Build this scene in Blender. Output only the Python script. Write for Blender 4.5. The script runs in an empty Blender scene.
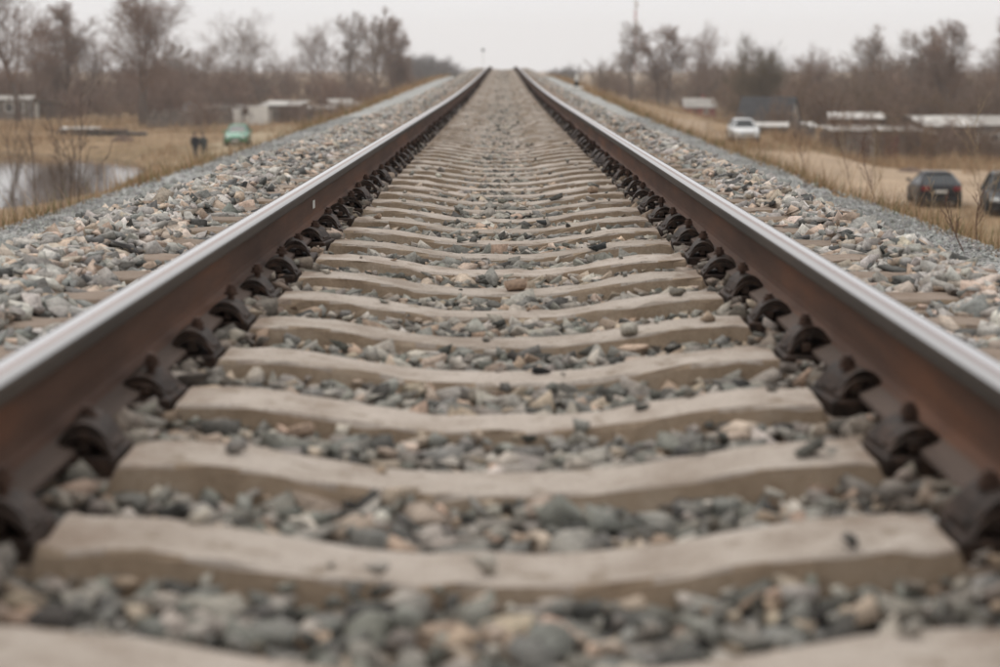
import bpy, bmesh, math, random
import numpy as np
from mathutils import Vector, Matrix, Euler

R = math.radians
SC = bpy.context.scene
COL = SC.collection
rng = np.random.default_rng(11)
random.seed(5)

# ------------------------------------------------------------------ camera, sky, sun, exposure
CAM = Vector((0.008, 0.0, 0.66))
FPX = 1800.0
cam_d = bpy.data.cameras.new('camera')
cam_d.sensor_width = 36.0
cam_d.lens = 36.0 * FPX / 1000.0
cam_d.clip_start = 0.05
cam_d.clip_end = 9000.0
cam_d.dof.use_dof = True
cam_d.dof.focus_distance = 7.8
cam_d.dof.aperture_fstop = 2.75
cam_d.dof.aperture_blades = 0
cam = bpy.data.objects.new('camera', cam_d)
COL.objects.link(cam)
cam.location = CAM
PITCH = math.atan((333.5 - 66.5) / FPX)
cam.rotation_euler = (R(90) - PITCH, 0, math.atan(3.0 / FPX))
SC.camera = cam

SUN_EL, SUN_AZ = R(58), R(-25)          # azimuth measured from +Y towards +X
world = bpy.data.worlds.new('World')
SC.world = world
world.use_nodes = True
wn = world.node_tree.nodes; wl = world.node_tree.links
wn.clear()
w_out = wn.new('ShaderNodeOutputWorld')
w_bg = wn.new('ShaderNodeBackground')
w_bg.inputs['Strength'].default_value = 0.1
w_sky = wn.new('ShaderNodeTexSky')
w_sky.sky_type = 'NISHITA'
w_sky.sun_disc = False
w_sky.sun_elevation = SUN_EL
w_sky.sun_rotation = SUN_AZ
w_sky.air_density = 1.0; w_sky.dust_density = 3.0
w_hsv = wn.new('ShaderNodeHueSaturation')
w_hsv.inputs['Saturation'].default_value = 0.10
w_tc = wn.new('ShaderNodeTexCoord')
w_map = wn.new('ShaderNodeMapping'); w_map.inputs['Scale'].default_value = (1, 1, 2.5)
w_noise = wn.new('ShaderNodeTexNoise')
w_noise.inputs['Scale'].default_value = 2.2; w_noise.inputs['Detail'].default_value = 4
w_ramp = wn.new('ShaderNodeValToRGB')
w_ramp.color_ramp.elements[0].position = 0.25; w_ramp.color_ramp.elements[0].color = (7.66, 7.66, 7.76, 1)
w_ramp.color_ramp.elements[1].position = 0.75; w_ramp.color_ramp.elements[1].color = (8.62, 8.62, 8.70, 1)
w_mix = wn.new('ShaderNodeMix'); w_mix.data_type = 'RGBA'
w_mix.inputs[0].default_value = 0.88
wl.new(w_sky.outputs[0], w_hsv.inputs['Color'])
wl.new(w_tc.outputs['Generated'], w_map.inputs[0])
wl.new(w_map.outputs[0], w_noise.inputs['Vector'])
wl.new(w_noise.outputs['Fac'], w_ramp.inputs[0])
wl.new(w_hsv.outputs[0], w_mix.inputs[6])
wl.new(w_ramp.outputs[0], w_mix.inputs[7])
wl.new(w_mix.outputs[2], w_bg.inputs['Color'])
wl.new(w_bg.outputs[0], w_out.inputs['Surface'])

sun_d = bpy.data.lights.new('sun', 'SUN')
sun_d.energy = 1.1
sun_d.angle = R(35)
sun_d.color = (1.0, 0.95, 0.89)
sun = bpy.data.objects.new('sun', sun_d)
COL.objects.link(sun)
_sd = Vector((math.sin(SUN_AZ) * math.cos(SUN_EL), math.cos(SUN_AZ) * math.cos(SUN_EL), math.sin(SUN_EL)))
sun.rotation_euler = (-_sd).to_track_quat('-Z', 'Y').to_euler()

SC.view_settings.view_transform = 'Standard'
SC.view_settings.look = 'None'
SC.view_settings.exposure = 0.28
SC.view_settings.gamma = 1.0
SC.view_settings.use_curve_mapping = False
SC.render.engine = 'CYCLES'
SC.cycles.max_bounces = 6
SC.cycles.diffuse_bounces = 3
SC.cycles.glossy_bounces = 3
SC.cycles.transmission_bounces = 4
SC.cycles.transparent_max_bounces = 6
SC.cycles.volume_bounces = 1
SC.cycles.use_denoising = True

_cb = Matrix.LocRotScale(CAM, cam.rotation_euler, None)
def at(px, py, Y):
    """point of the plane y=Y that lies behind photograph pixel px,py (a 1000x667 frame)"""
    d = (_cb.to_3x3() @ Vector(((px - 500) / FPX, (333.5 - py) / FPX, -1.0)))
    t = (Y - CAM.y) / d.y
    return CAM + d * t

# ------------------------------------------------------------------ helpers
def tag(o, label=None, cat=None, group=None, kind=None):
    if label: o['label'] = label
    if cat: o['category'] = cat
    if group: o['group'] = group
    if kind: o['kind'] = kind
    return o

def empty(name, loc=(0, 0, 0), rz=0.0):
    o = bpy.data.objects.new(name, None)
    o.empty_display_size = 0.1
    COL.objects.link(o)
    o.location = loc
    o.rotation_euler = (0, 0, rz)
    return o

def link(name, me, parent=None, loc=None, rot=None):
    o = bpy.data.objects.new(name, me)
    COL.objects.link(o)
    if parent is not None: o.parent = parent
    if loc is not None: o.location = loc
    if rot is not None: o.rotation_euler = rot
    return o

def copy_tree(o, parent=None):
    c = o.copy()
    COL.objects.link(c)
    c.parent = parent
    for ch in o.children:
        copy_tree(ch, c)
    return c

def tri_mesh(name, verts, tris, mat=None, col=None, smooth=False):
    """verts (n,3), tris (m,3) numpy -> mesh"""
    me = bpy.data.meshes.new(name)
    verts = np.asarray(verts, dtype=np.float32); tris = np.asarray(tris, dtype=np.int32)
    me.vertices.add(len(verts)); me.vertices.foreach_set('co', verts.ravel())
    me.loops.add(tris.size); me.loops.foreach_set('vertex_index', tris.ravel())
    me.polygons.add(len(tris)); me.polygons.foreach_set('loop_start', np.arange(0, tris.size, 3, dtype=np.int32))
    if smooth: me.polygons.foreach_set('use_smooth', np.ones(len(tris), dtype=bool))
    if col is not None:
        a = me.attributes.new('col', 'FLOAT_COLOR', 'POINT')
        c = np.ones((len(verts), 4), dtype=np.float32); c[:, :3] = col
        a.data.foreach_set('color', c.ravel())
    me.update(calc_edges=True)
    if mat: me.materials.append(mat)
    return me

def grid_mesh(name, xs, ys, zf, mat, smooth=True):
    """sheet over the grid xs x ys"""
    X, Y = np.meshgrid(xs, ys)
    Z = zf(X, Y)
    v = np.stack([X, Y, Z], -1).reshape(-1, 3)
    nx, ny = len(xs), len(ys)
    i = (np.arange(ny - 1)[:, None] * nx + np.arange(nx - 1)[None, :]).ravel()
    t = np.concatenate([np.stack([i, i + 1, i + nx + 1], -1), np.stack([i, i + nx + 1, i + nx], -1)])
    return tri_mesh(name, v, t, mat, smooth=smooth)

class MB:
    """collects simple shapes into one mesh"""
    def __init__(s): s.bm = bmesh.new()
    def box(s, c, d, rot=None, bev=0.0):
        r = bmesh.ops.create_cube(s.bm, size=1.0)
        vs = r['verts']
        M = Matrix.Translation(Vector(c)) @ (Euler(rot).to_matrix().to_4x4() if rot else Matrix.Identity(4)) @ Matrix.Diagonal((d[0], d[1], d[2], 1))
        bmesh.ops.transform(s.bm, matrix=M, verts=vs)
        if bev:
            es = list({e for v in vs for e in v.link_edges})
            bmesh.ops.bevel(s.bm, geom=es, offset=bev, segments=1, affect='EDGES')
        return s
    def cyl(s, p0, p1, r0, r1=None, n=12, caps=True):
        p0, p1 = Vector(p0), Vector(p1)
        r1 = r0 if r1 is None else r1
        L = (p1 - p0).length
        r = bmesh.ops.create_cone(s.bm, cap_ends=caps, segments=n, radius1=r0, radius2=max(r1, 1e-4), depth=L)
        q = (p1 - p0).to_track_quat('Z', 'Y').to_matrix().to_4x4()
        bmesh.ops.transform(s.bm, matrix=Matrix.Translation((p0 + p1) / 2) @ q, verts=r['verts'])
        return s
    def poly(s, pts):
        s.bm.faces.new([s.bm.verts.new(p) for p in pts]); return s
    def prism(s, pts, axis, a, b):
        """closed outline pts (u,v) pushed along axis 'x' or 'y' from a to b"""
        f = (lambda u, v, w: (w, u, v)) if axis == 'x' else (lambda u, v, w: (u, w, v))
        A = [s.bm.verts.new(f(u, v, a)) for u, v in pts]
        B = [s.bm.verts.new(f(u, v, b)) for u, v in pts]
        n = len(pts)
        s.bm.faces.new(A); s.bm.faces.new(B[::-1])
        for i in range(n): s.bm.faces.new((A[i], B[i], B[(i + 1) % n], A[(i + 1) % n]))
        return s
    def mesh(s, name, mat, smooth=False):
        bmesh.ops.recalc_face_normals(s.bm, faces=s.bm.faces)
        me = bpy.data.meshes.new(name)
        s.bm.to_mesh(me); s.bm.free()
        if mat: me.materials.append(mat)
        if smooth:
            for p in me.polygons: p.use_smooth = True
        return me
    def build(s, name, mat, parent=None, loc=None, rot=None, smooth=False):
        return link(name, s.mesh(name, mat, smooth), parent, loc, rot)

def sstep(x, a, b):
    t = np.clip((x - a) / (b - a), 0, 1)
    return t * t * (3 - 2 * t)

def vnoise(x, y, s, seed=0):
    """cheap smooth 2d value noise, -1..1"""
    x = np.asarray(x, dtype=float) / s; y = np.asarray(y, dtype=float) / s
    xi, yi = np.floor(x), np.floor(y)
    fx, fy = x - xi, y - yi
    fx = fx * fx * (3 - 2 * fx); fy = fy * fy * (3 - 2 * fy)
    def h(a, b):
        v = np.sin(a * 127.1 + b * 311.7 + seed * 74.7) * 43758.5453
        return (v - np.floor(v)) * 2 - 1
    return (h(xi, yi) * (1 - fx) + h(xi + 1, yi) * fx) * (1 - fy) + (h(xi, yi + 1) * (1 - fx) + h(xi + 1, yi + 1) * fx) * fy

# ------------------------------------------------------------------ materials
def new_mat(name):
    m = bpy.data.materials.new(name); m.use_nodes = True
    nt = m.node_tree
    return m, nt, nt.nodes['Principled BSDF']

def plain(name, c, rough=0.7, metal=0.0, var=0.12, scale=6.0, bump=0.0, spec=0.4, coat=0.0):
    """base colour broken up by noise"""
    m, nt, b = new_mat(name)
    tc = nt.nodes.new('ShaderNodeTexCoord')
    n = nt.nodes.new('ShaderNodeTexNoise'); n.inputs['Scale'].default_value = scale; n.inputs['Detail'].default_value = 5
    nt.links.new(tc.outputs['Object'], n.inputs['Vector'])
    r = nt.nodes.new('ShaderNodeValToRGB')
    r.color_ramp.elements[0].position = 0.3; r.color_ramp.elements[1].position = 0.7
    r.color_ramp.elements[0].color = tuple(max(0, x * (1 - var)) for x in c) + (1,)
    r.color_ramp.elements[1].color = tuple(min(1, x * (1 + var)) for x in c) + (1,)
    nt.links.new(n.outputs['Fac'], r.inputs[0])
    nt.links.new(r.outputs[0], b.inputs['Base Color'])
    b.inputs['Roughness'].default_value = rough
    b.inputs['Metallic'].default_value = metal
    b.inputs['Specular IOR Level'].default_value = spec
    if coat: b.inputs['Coat Weight'].default_value = coat; b.inputs['Coat Roughness'].default_value = 0.08
    if bump:
        bp = nt.nodes.new('ShaderNodeBump'); bp.inputs['Strength'].default_value = bump; bp.inputs['Distance'].default_value = 0.02
        nt.links.new(n.outputs['Fac'], bp.inputs['Height']); nt.links.new(bp.outputs[0], b.inputs['Normal'])
    return m

def ramp(nt, src, stops):
    r = nt.nodes.new('ShaderNodeValToRGB')
    e = r.color_ramp.elements
    while len(e) < len(stops): e.new(0.5)
    for k, (p, c) in enumerate(stops):
        e[k].position = p; e[k].color = tuple(c) + (1,)
    nt.links.new(src, r.inputs[0])
    return r.outputs[0]

def noise(nt, scale, detail=5, vec=None, rough=0.55):
    n = nt.nodes.new('ShaderNodeTexNoise'); n.inputs['Scale'].default_value = scale
    n.inputs['Detail'].default_value = detail; n.inputs['Roughness'].default_value = rough
    if vec is not None: nt.links.new(vec, n.inputs['Vector'])
    return n.outputs['Fac']

def mixc(nt, fac, a, b, mode='MIX'):
    m = nt.nodes.new('ShaderNodeMix'); m.data_type = 'RGBA'; m.blend_type = mode
    if isinstance(fac, float): m.inputs[0].default_value = fac
    else: nt.links.new(fac, m.inputs[0])
    for sock, v in ((6, a), (7, b)):
        if isinstance(v, tuple): m.inputs[sock].default_value = v + (1,)
        else: nt.links.new(v, m.inputs[sock])
    return m.outputs[2]

def geo_pos(nt):
    return nt.nodes.new('ShaderNodeNewGeometry').outputs['Position']

def bump(nt, b, h, strength=0.4, dist=0.01):
    bp = nt.nodes.new('ShaderNodeBump'); bp.inputs['Strength'].default_value = strength; bp.inputs['Distance'].default_value = dist
    nt.links.new(h, bp.inputs['Height']); nt.links.new(bp.outputs[0], b.inputs['Normal'])

def stone_material(name, use_object_colour):
    m, nt, b = new_mat(name)
    if use_object_colour:
        c = nt.nodes.new('ShaderNodeObjectInfo').outputs['Color']
    else:
        a = nt.nodes.new('ShaderNodeAttribute'); a.attribute_name = 'col'; c = a.outputs['Color']
    p = geo_pos(nt)
    n1 = noise(nt, 90, 6, p, 0.65); n2 = noise(nt, 26, 3, p)
    k = ramp(nt, n1, [(0.3, (0.62, 0.62, 0.62)), (0.5, (0.98, 0.98, 0.98)), (0.72, (1.32, 1.3, 1.27))])
    c = mixc(nt, 1.0, c, k, 'MULTIPLY')
    k2 = ramp(nt, n2, [(0.35, (0.86, 0.84, 0.82)), (0.65, (1.1, 1.1, 1.1))])
    c = mixc(nt, 1.0, c, k2, 'MULTIPLY')
    nt.links.new(c, b.inputs['Base Color'])
    b.inputs['Roughness'].default_value = 0.85
    b.inputs['Specular IOR Level'].default_value = 0.25
    bump(nt, b, n1, 0.35, 0.005)
    return m
M_STONE = stone_material('crushed_stone', False)
M_STONE_OBJ = stone_material('crushed_stone_single', True)

def bed_material(name, stops, vscale, dist):
    m, nt, b = new_mat(name)
    p = geo_pos(nt)
    v = nt.nodes.new('ShaderNodeTexVoronoi'); v.inputs['Scale'].default_value = vscale
    nt.links.new(p, v.inputs['Vector'])
    sep = nt.nodes.new('ShaderNodeSeparateColor'); nt.links.new(v.outputs['Color'], sep.inputs[0])
    c = ramp(nt, sep.outputs[0], stops)
    n2 = noise(nt, 0.9, 4, p)
    k2 = ramp(nt, n2, [(0.35, (0.84, 0.83, 0.82)), (0.65, (1.1, 1.1, 1.1))])
    c = mixc(nt, 1.0, c, k2, 'MULTIPLY')
    nt.links.new(c, b.inputs['Base Color'])
    b.inputs['Roughness'].default_value = 0.95
    inv = nt.nodes.new('ShaderNodeMath'); inv.operation = 'MULTIPLY'; inv.inputs[1].default_value = -1
    nt.links.new(v.outputs['Distance'], inv.inputs[0])
    bump(nt, b, inv.outputs[0], 1.0, dist)
    return m
M_BED = bed_material('ballast_fill', [(0, (0.15, 0.148, 0.14)), (0.4, (0.28, 0.27, 0.25)), (0.7, (0.38, 0.345, 0.305)), (1, (0.45, 0.42, 0.39))], 26, 0.03)
M_GRAVEL = bed_material('grey_fine_gravel', [(0, (0.25, 0.255, 0.24)), (0.5, (0.37, 0.37, 0.35)), (1, (0.48, 0.47, 0.45))], 60, 0.012)

def concrete_material():
    m, nt, b = new_mat('weathered_concrete')
    p = geo_pos(nt)
    oi = nt.nodes.new('ShaderNodeObjectInfo')
    n1 = noise(nt, 5, 6, p, 0.6); n2 = noise(nt, 160, 4, p, 0.7); n3 = noise(nt, 17, 5, p, 0.6)
    c = ramp(nt, n1, [(0.28, (0.285, 0.232, 0.19)), (0.5, (0.415, 0.36, 0.312)), (0.72, (0.49, 0.435, 0.388))])
    c = mixc(nt, 1.0, c, ramp(nt, n2, [(0.3, (0.8, 0.79, 0.77)), (0.6, (1.05, 1.05, 1.05))]), 'MULTIPLY')
    st = ramp(nt, n3, [(0.56, (0, 0, 0)), (0.70, (0.9, 0.9, 0.9))])
    c = mixc(nt, st, c, (0.22, 0.175, 0.13))
    sx = nt.nodes.new('ShaderNodeSeparateXYZ'); nt.links.new(p, sx.inputs[0])
    ab = nt.nodes.new('ShaderNodeMath'); ab.operation = 'ABSOLUTE'; nt.links.new(sx.outputs[0], ab.inputs[0])
    n4 = noise(nt, 9, 5, p, 0.65)
    sm = nt.nodes.new('ShaderNodeMath'); sm.operation = 'MULTIPLY_ADD'; nt.links.new(n4, sm.inputs[0]); sm.inputs[1].default_value = 0.5; nt.links.new(ab.outputs[0], sm.inputs[2])
    rs = ramp(nt, sm.outputs[0], [(0.80, (0, 0, 0)), (0.92, (0.6, 0.6, 0.6))])
    c = mixc(nt, rs, c, (0.19, 0.13, 0.09))
    vp = nt.nodes.new('ShaderNodeTexVoronoi'); vp.inputs['Scale'].default_value = 55; nt.links.new(p, vp.inputs['Vector'])
    pores = ramp(nt, vp.outputs['Distance'], [(0.10, (0.55, 0.52, 0.5)), (0.20, (1, 1, 1))])
    c = mixc(nt, 1.0, c, pores, 'MULTIPLY')
    c = mixc(nt, 1.0, c, ramp(nt, oi.outputs['Random'], [(0, (0.86, 0.85, 0.83)), (1, (1.08, 1.07, 1.06))]), 'MULTIPLY')
    nt.links.new(c, b.inputs['Base Color'])
    b.inputs['Roughness'].default_value = 0.9
    b.inputs['Specular IOR Level'].default_value = 0.2
    ad = nt.nodes.new('ShaderNodeMath'); ad.operation = 'ADD'
    nt.links.new(n2, ad.inputs[0]); nt.links.new(n3, ad.inputs[1])
    bump(nt, b, ad.outputs[0], 0.5, 0.006)
    return m
M_CONC = concrete_material()
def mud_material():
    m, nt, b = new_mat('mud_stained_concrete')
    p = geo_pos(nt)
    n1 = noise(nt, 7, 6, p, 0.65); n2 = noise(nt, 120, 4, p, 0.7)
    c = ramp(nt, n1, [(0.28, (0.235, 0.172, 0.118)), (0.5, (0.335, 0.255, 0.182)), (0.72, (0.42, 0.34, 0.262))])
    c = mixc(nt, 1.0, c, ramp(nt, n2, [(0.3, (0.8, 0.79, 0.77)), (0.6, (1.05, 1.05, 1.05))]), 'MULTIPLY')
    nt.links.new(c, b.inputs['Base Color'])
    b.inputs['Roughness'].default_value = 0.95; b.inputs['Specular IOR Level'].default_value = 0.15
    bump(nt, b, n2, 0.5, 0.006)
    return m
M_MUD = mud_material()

def rust_material(name, a, bcol, c3, scale=8.0, stretch=(1, 0.12, 1), rough=0.75):
    m, nt, b = new_mat(name)
    mp = nt.nodes.new('ShaderNodeMapping'); mp.inputs['Scale'].default_value = stretch
    nt.links.new(geo_pos(nt), mp.inputs[0])
    n1 = noise(nt, scale, 6, mp.outputs[0], 0.6); n2 = noise(nt, 120, 4, geo_pos(nt), 0.6)
    c = ramp(nt, n1, [(0.3, a), (0.52, bcol), (0.75, c3)])
    c = mixc(nt, 1.0, c, ramp(nt, n2, [(0.3, (0.8, 0.8, 0.8)), (0.7, (1.15, 1.13, 1.1))]), 'MULTIPLY')
    nt.links.new(c, b.inputs['Base Color'])
    b.inputs['Roughness'].default_value = rough
    b.inputs['Metallic'].default_value = 0.0
    b.inputs['Specular IOR Level'].default_value = 0.18
    bump(nt, b, n2, 0.5, 0.004)
    return m
M_WEB = rust_material('rusted_web', (0.055, 0.028, 0.018), (0.095, 0.05, 0.033), (0.16, 0.07, 0.037))
M_HEADSIDE = rust_material('dull_head_side', (0.04, 0.032, 0.026), (0.06, 0.047, 0.038), (0.08, 0.06, 0.046))
M_FOOT = rust_material('dusty_foot', (0.06, 0.042, 0.033), (0.09, 0.064, 0.052), (0.125, 0.09, 0.073))
M_CLAMP = rust_material('black_greased_steel', (0.014, 0.010, 0.008), (0.036, 0.023, 0.017), (0.085, 0.05, 0.034), 30, (1, 1, 1), 0.6)
M_BOLT = rust_material('rusted_bolt', (0.04, 0.024, 0.018), (0.07, 0.041, 0.03), (0.11, 0.06, 0.042), 40, (1, 1, 1), 0.7)

def polish_material(name, c, rough):
    m, nt, b = new_mat(name)
    mp = nt.nodes.new('ShaderNodeMapping'); mp.inputs['Scale'].default_value = (60, 0.25, 1)
    nt.links.new(geo_pos(nt), mp.inputs[0])
    n1 = noise(nt, 3, 4, mp.outputs[0])
    nt.links.new(ramp(nt, n1, [(0.3, tuple(x * 0.9 for x in c)), (0.7, c)]), b.inputs['Base Color'])
    b.inputs['Metallic'].default_value = 1.0
    b.inputs['Roughness'].default_value = rough
    return m
M_POL = polish_material('polished_running_band', (0.62, 0.61, 0.62), 0.26)
M_POL2 = polish_material('polished_gauge_corner', (0.40, 0.39, 0.385), 0.36)
M_POL3 = polish_material('tarnished_strip', (0.30, 0.24, 0.225), 0.45)

def ground_material():
    m, nt, b = new_mat('dry_grassland')
    p = geo_pos(nt)
    n1 = noise(nt, 0.06, 6, p, 0.6); n2 = noise(nt, 0.5, 5, p, 0.65); n3 = noise(nt, 7, 5, p, 0.7)
    c = ramp(nt, n1, [(0.3, (0.17, 0.155, 0.08)), (0.45, (0.32, 0.225, 0.135)), (0.6, (0.39, 0.275, 0.17)), (0.75, (0.26, 0.19, 0.11))])
    c2 = ramp(nt, n2, [(0.3, (0.09, 0.068, 0.042)), (0.5, (0.27, 0.185, 0.112)), (0.68, (0.43, 0.31, 0.195))])
    c = mixc(nt, 0.55, c, c2)
    c = mixc(nt, 1.0, c, ramp(nt, n3, [(0.3, (0.6, 0.6, 0.58)), (0.7, (1.2, 1.18, 1.15))]), 'MULTIPLY')
    nt.links.new(c, b.inputs['Base Color'])
    b.inputs['Roughness'].default_value = 1.0
    b.inputs['Specular IOR Level'].default_value = 0.1
    bump(nt, b, n3, 0.8, 0.06)
    return m
M_GROUND = ground_material()

def attr_material(name, rough=0.9, transl=0.0):
    m, nt, b = new_mat(name)
    a = nt.nodes.new('ShaderNodeAttribute'); a.attribute_name = 'col'
    n = noise(nt, 1.3, 3, geo_pos(nt))
    c = mixc(nt, 1.0, a.outputs['Color'], ramp(nt, n, [(0.3, (0.85, 0.85, 0.85)), (0.7, (1.1, 1.1, 1.1))]), 'MULTIPLY')
    nt.links.new(c, b.inputs['Base Color'])
    b.inputs['Roughness'].default_value = rough
    b.inputs['Specular IOR Level'].default_value = 0.15
    return m
M_GRASS = attr_material('dry_grass_blades')
M_TWIG = attr_material('brushwood_twigs')

M_BARK = plain('grey_brown_bark', (0.13, 0.10, 0.083), 0.9, var=0.3, scale=3)
M_TWIGS_A = plain('reddish_brown_twigs', (0.205, 0.132, 0.095), 0.9, var=0.25, scale=0.6)
M_TWIGS_B = plain('grey_brown_twigs', (0.235, 0.175, 0.138), 0.9, var=0.25, scale=0.6)
M_TWIGS_C = plain('olive_brown_twigs', (0.125, 0.098, 0.062), 0.9, var=0.25, scale=0.6)
M_BIRCH = plain('pale_bark', (0.26, 0.235, 0.215), 0.85, var=0.4, scale=4)

# ------------------------------------------------------------------ terrain
BL, BR = -3.62, 3.16         # outer edges of the gravel berms
def zt(y):
    """height of the track above its level near the camera: it climbs to a crest and falls behind it"""
    y = np.asarray(y, dtype=float)
    return 0.50 * sstep(y, 22, 116) - 0.0011 * np.clip(y - 118, 0, None) ** 2

def in_pond(x, y):
    return ((x + 40) / 21.0) ** 2 + ((y - 90) / 43.0) ** 2 + 0.10 * vnoise(x, y, 9, 3)

def z_field(x, y):
    x = np.asarray(x, dtype=float); y = np.asarray(y, dtype=float)
    left = -4.75 + 0.12 * vnoise(x, y, 14, 1) + 0.06 * vnoise(x, y, 4, 2) - 0.25 * (1 - sstep(y, 90, 122))
    p = in_pond(x, y)
    left = left - 1.0 * (1 - sstep(p, 0.80, 1.12)) * (y < 200)
    right = -5.05 + 0.10 * vnoise(x, y, 13, 5) + 1.15 * sstep(y, 84, 112) * (1 - sstep(x, 17.5, 22)) - 0.3 * sstep(y, 100, 118) * sstep(x, 18, 22)
    f = np.where(x < 0, left, right)
    far = -4.6 + 0.4 * vnoise(x, y, 120, 7)
    w = sstep(np.hypot(x, y - 60), 170, 320)
    return f * (1 - w) + far * w

def z_ground(x, y):
    x = np.asarray(x, dtype=float); y = np.asarray(y, dtype=float)
    top = zt(y) - 0.51
    over = np.where(x < 0, BL - x, x - BR)          # metres beyond the berm edge
    wob = 0.18 * vnoise(x * 0 + 3, y, 2.5, 9) + 0.1 * vnoise(x, y, 0.9, 10)
    slope = top - np.clip(over + wob * 0.5, 0, None) / 1.55 + 0.06 * vnoise(x, y, 1.1, 12) * (over > 0.2)
    slope = np.where(over <= 0.0, top, slope)
    f = z_field(x, y)
    d = slope - f
    k = 0.7                                          # soft toe
    return np.where(d > k, slope, np.where(d < -k, f, f + (d + k) ** 2 / (4 * k)))

def cat(*a): return np.unique(np.round(np.concatenate(a), 3))
gx = cat(np.array([-1700, -1100, -700, -450, -300, -220, -160]), np.arange(-120, 121, 2.5), np.arange(-50, 50, 1.25), np.arange(-11, 11, 0.4), np.arange(-4.6, -3.2, 0.15), np.arange(2.8, 4.2, 0.15), np.array([160, 220, 300, 450, 700, 1100, 1700]))
gy = cat(np.array([-600, -200, -80, -30, -10]), np.arange(0, 30, 0.6), np.arange(30, 190, 1.25), np.arange(190, 320, 5), np.array([360, 420, 520, 700, 1000, 1400, 1900]))
ground = link('ground', grid_mesh('ground', gx, gy, z_ground, M_GROUND))
tag(ground, 'dry tan grassland on both sides of the railway embankment', kind='structure')

# gravel berms that flank the ballast
def berm(name, x0, x1, seed):
    ys = cat(np.arange(-6, 60, 0.35), np.arange(60, 175, 1.0))
    xs = np.linspace(0, 1, 9)
    T, Y = np.meshgrid(xs, ys)
    e0 = x0 + (0.16 * vnoise(Y * 0 + 1, Y, 1.1, seed) + 0.08 * vnoise(Y * 0, Y, 0.35, seed + 1) if x0 < 0 else 0)
    e1 = x1 + (0.16 * vnoise(Y * 0 + 1, Y, 1.1, seed) + 0.08 * vnoise(Y * 0, Y, 0.35, seed + 1) if x0 > 0 else 0)
    X = e0 + (e1 - e0) * T
    out = np.clip(np.where(x0 < 0, BL - X, X - BR), 0, None)
    Z = zt(Y) - 0.498 + 0.012 * vnoise(X, Y, 0.5, seed + 2) - out / 1.5
    v = np.stack([X, Y, Z], -1).reshape(-1, 3)
    nx, ny = len(xs), len(ys)
    i = (np.arange(ny - 1)[:, None] * nx + np.arange(nx - 1)[None, :]).ravel()
    t = np.concatenate([np.stack([i, i + 1, i + nx + 1], -1), np.stack([i, i + nx + 1, i + nx], -1)])
    o = link(name, tri_mesh(name, v, t, M_GRAVEL, smooth=True))
    return o
berm_l = tag(berm('gravel_path', BL, -1.9, 21), 'fine grey gravel strip left of the ballast', kind='structure')
berm_r = tag(berm('gravel_path', 1.7, BR, 31), 'fine grey gravel strip right of the ballast', kind='structure')

# ballast bed: the level the loose stones lie on
SPACING, S0 = 0.545, 2.545
SHL, SHR = 1.76, 1.54            # outer crest of the stone shoulders
def sleeper_top(x):
    a = np.abs(x)
    return -0.063 + 0.055 * sstep(a, 0.10, 0.57)
def stone_level(x, y):
    a = np.abs(x)
    sh = np.where(x < 0, SHL, SHR)
    inner = -0.070 + 0.028 * sstep(a, 0.2, 0.58) + 0.040 * sstep(a, 0.62, 0.70) + 0.0 * sstep(y, 7, 22) * (1 - sstep(a, 0.25, 0.65))
    outer = -0.018 + 0.064 * sstep(a, 1.20, 1.42)
    z = np.where(a < 0.76, inner, outer)
    fall = np.clip(a - sh, 0, None)
    z = z - fall / 1.25 - 0.03 * sstep(a, sh - 0.15, sh)
    z = z + 0.018 * vnoise(x, y, 0.33, 41) * (a > 1.2) + 0.008 * vnoise(x, y, 0.16, 42)
    return np.maximum(z, -0.56)
bx = cat(np.arange(-2.75, 2.5, 0.06))
by = cat(np.arange(0.6, 40, 0.12), np.arange(40, 172, 0.6))
ballast = link('ballast_bed', grid_mesh('ballast_bed', bx, by, lambda X, Y: stone_level(X, Y) - 0.032 + zt(Y), M_BED))
tag(ballast, 'bed of crushed grey stone that carries the track', kind='structure')

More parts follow.
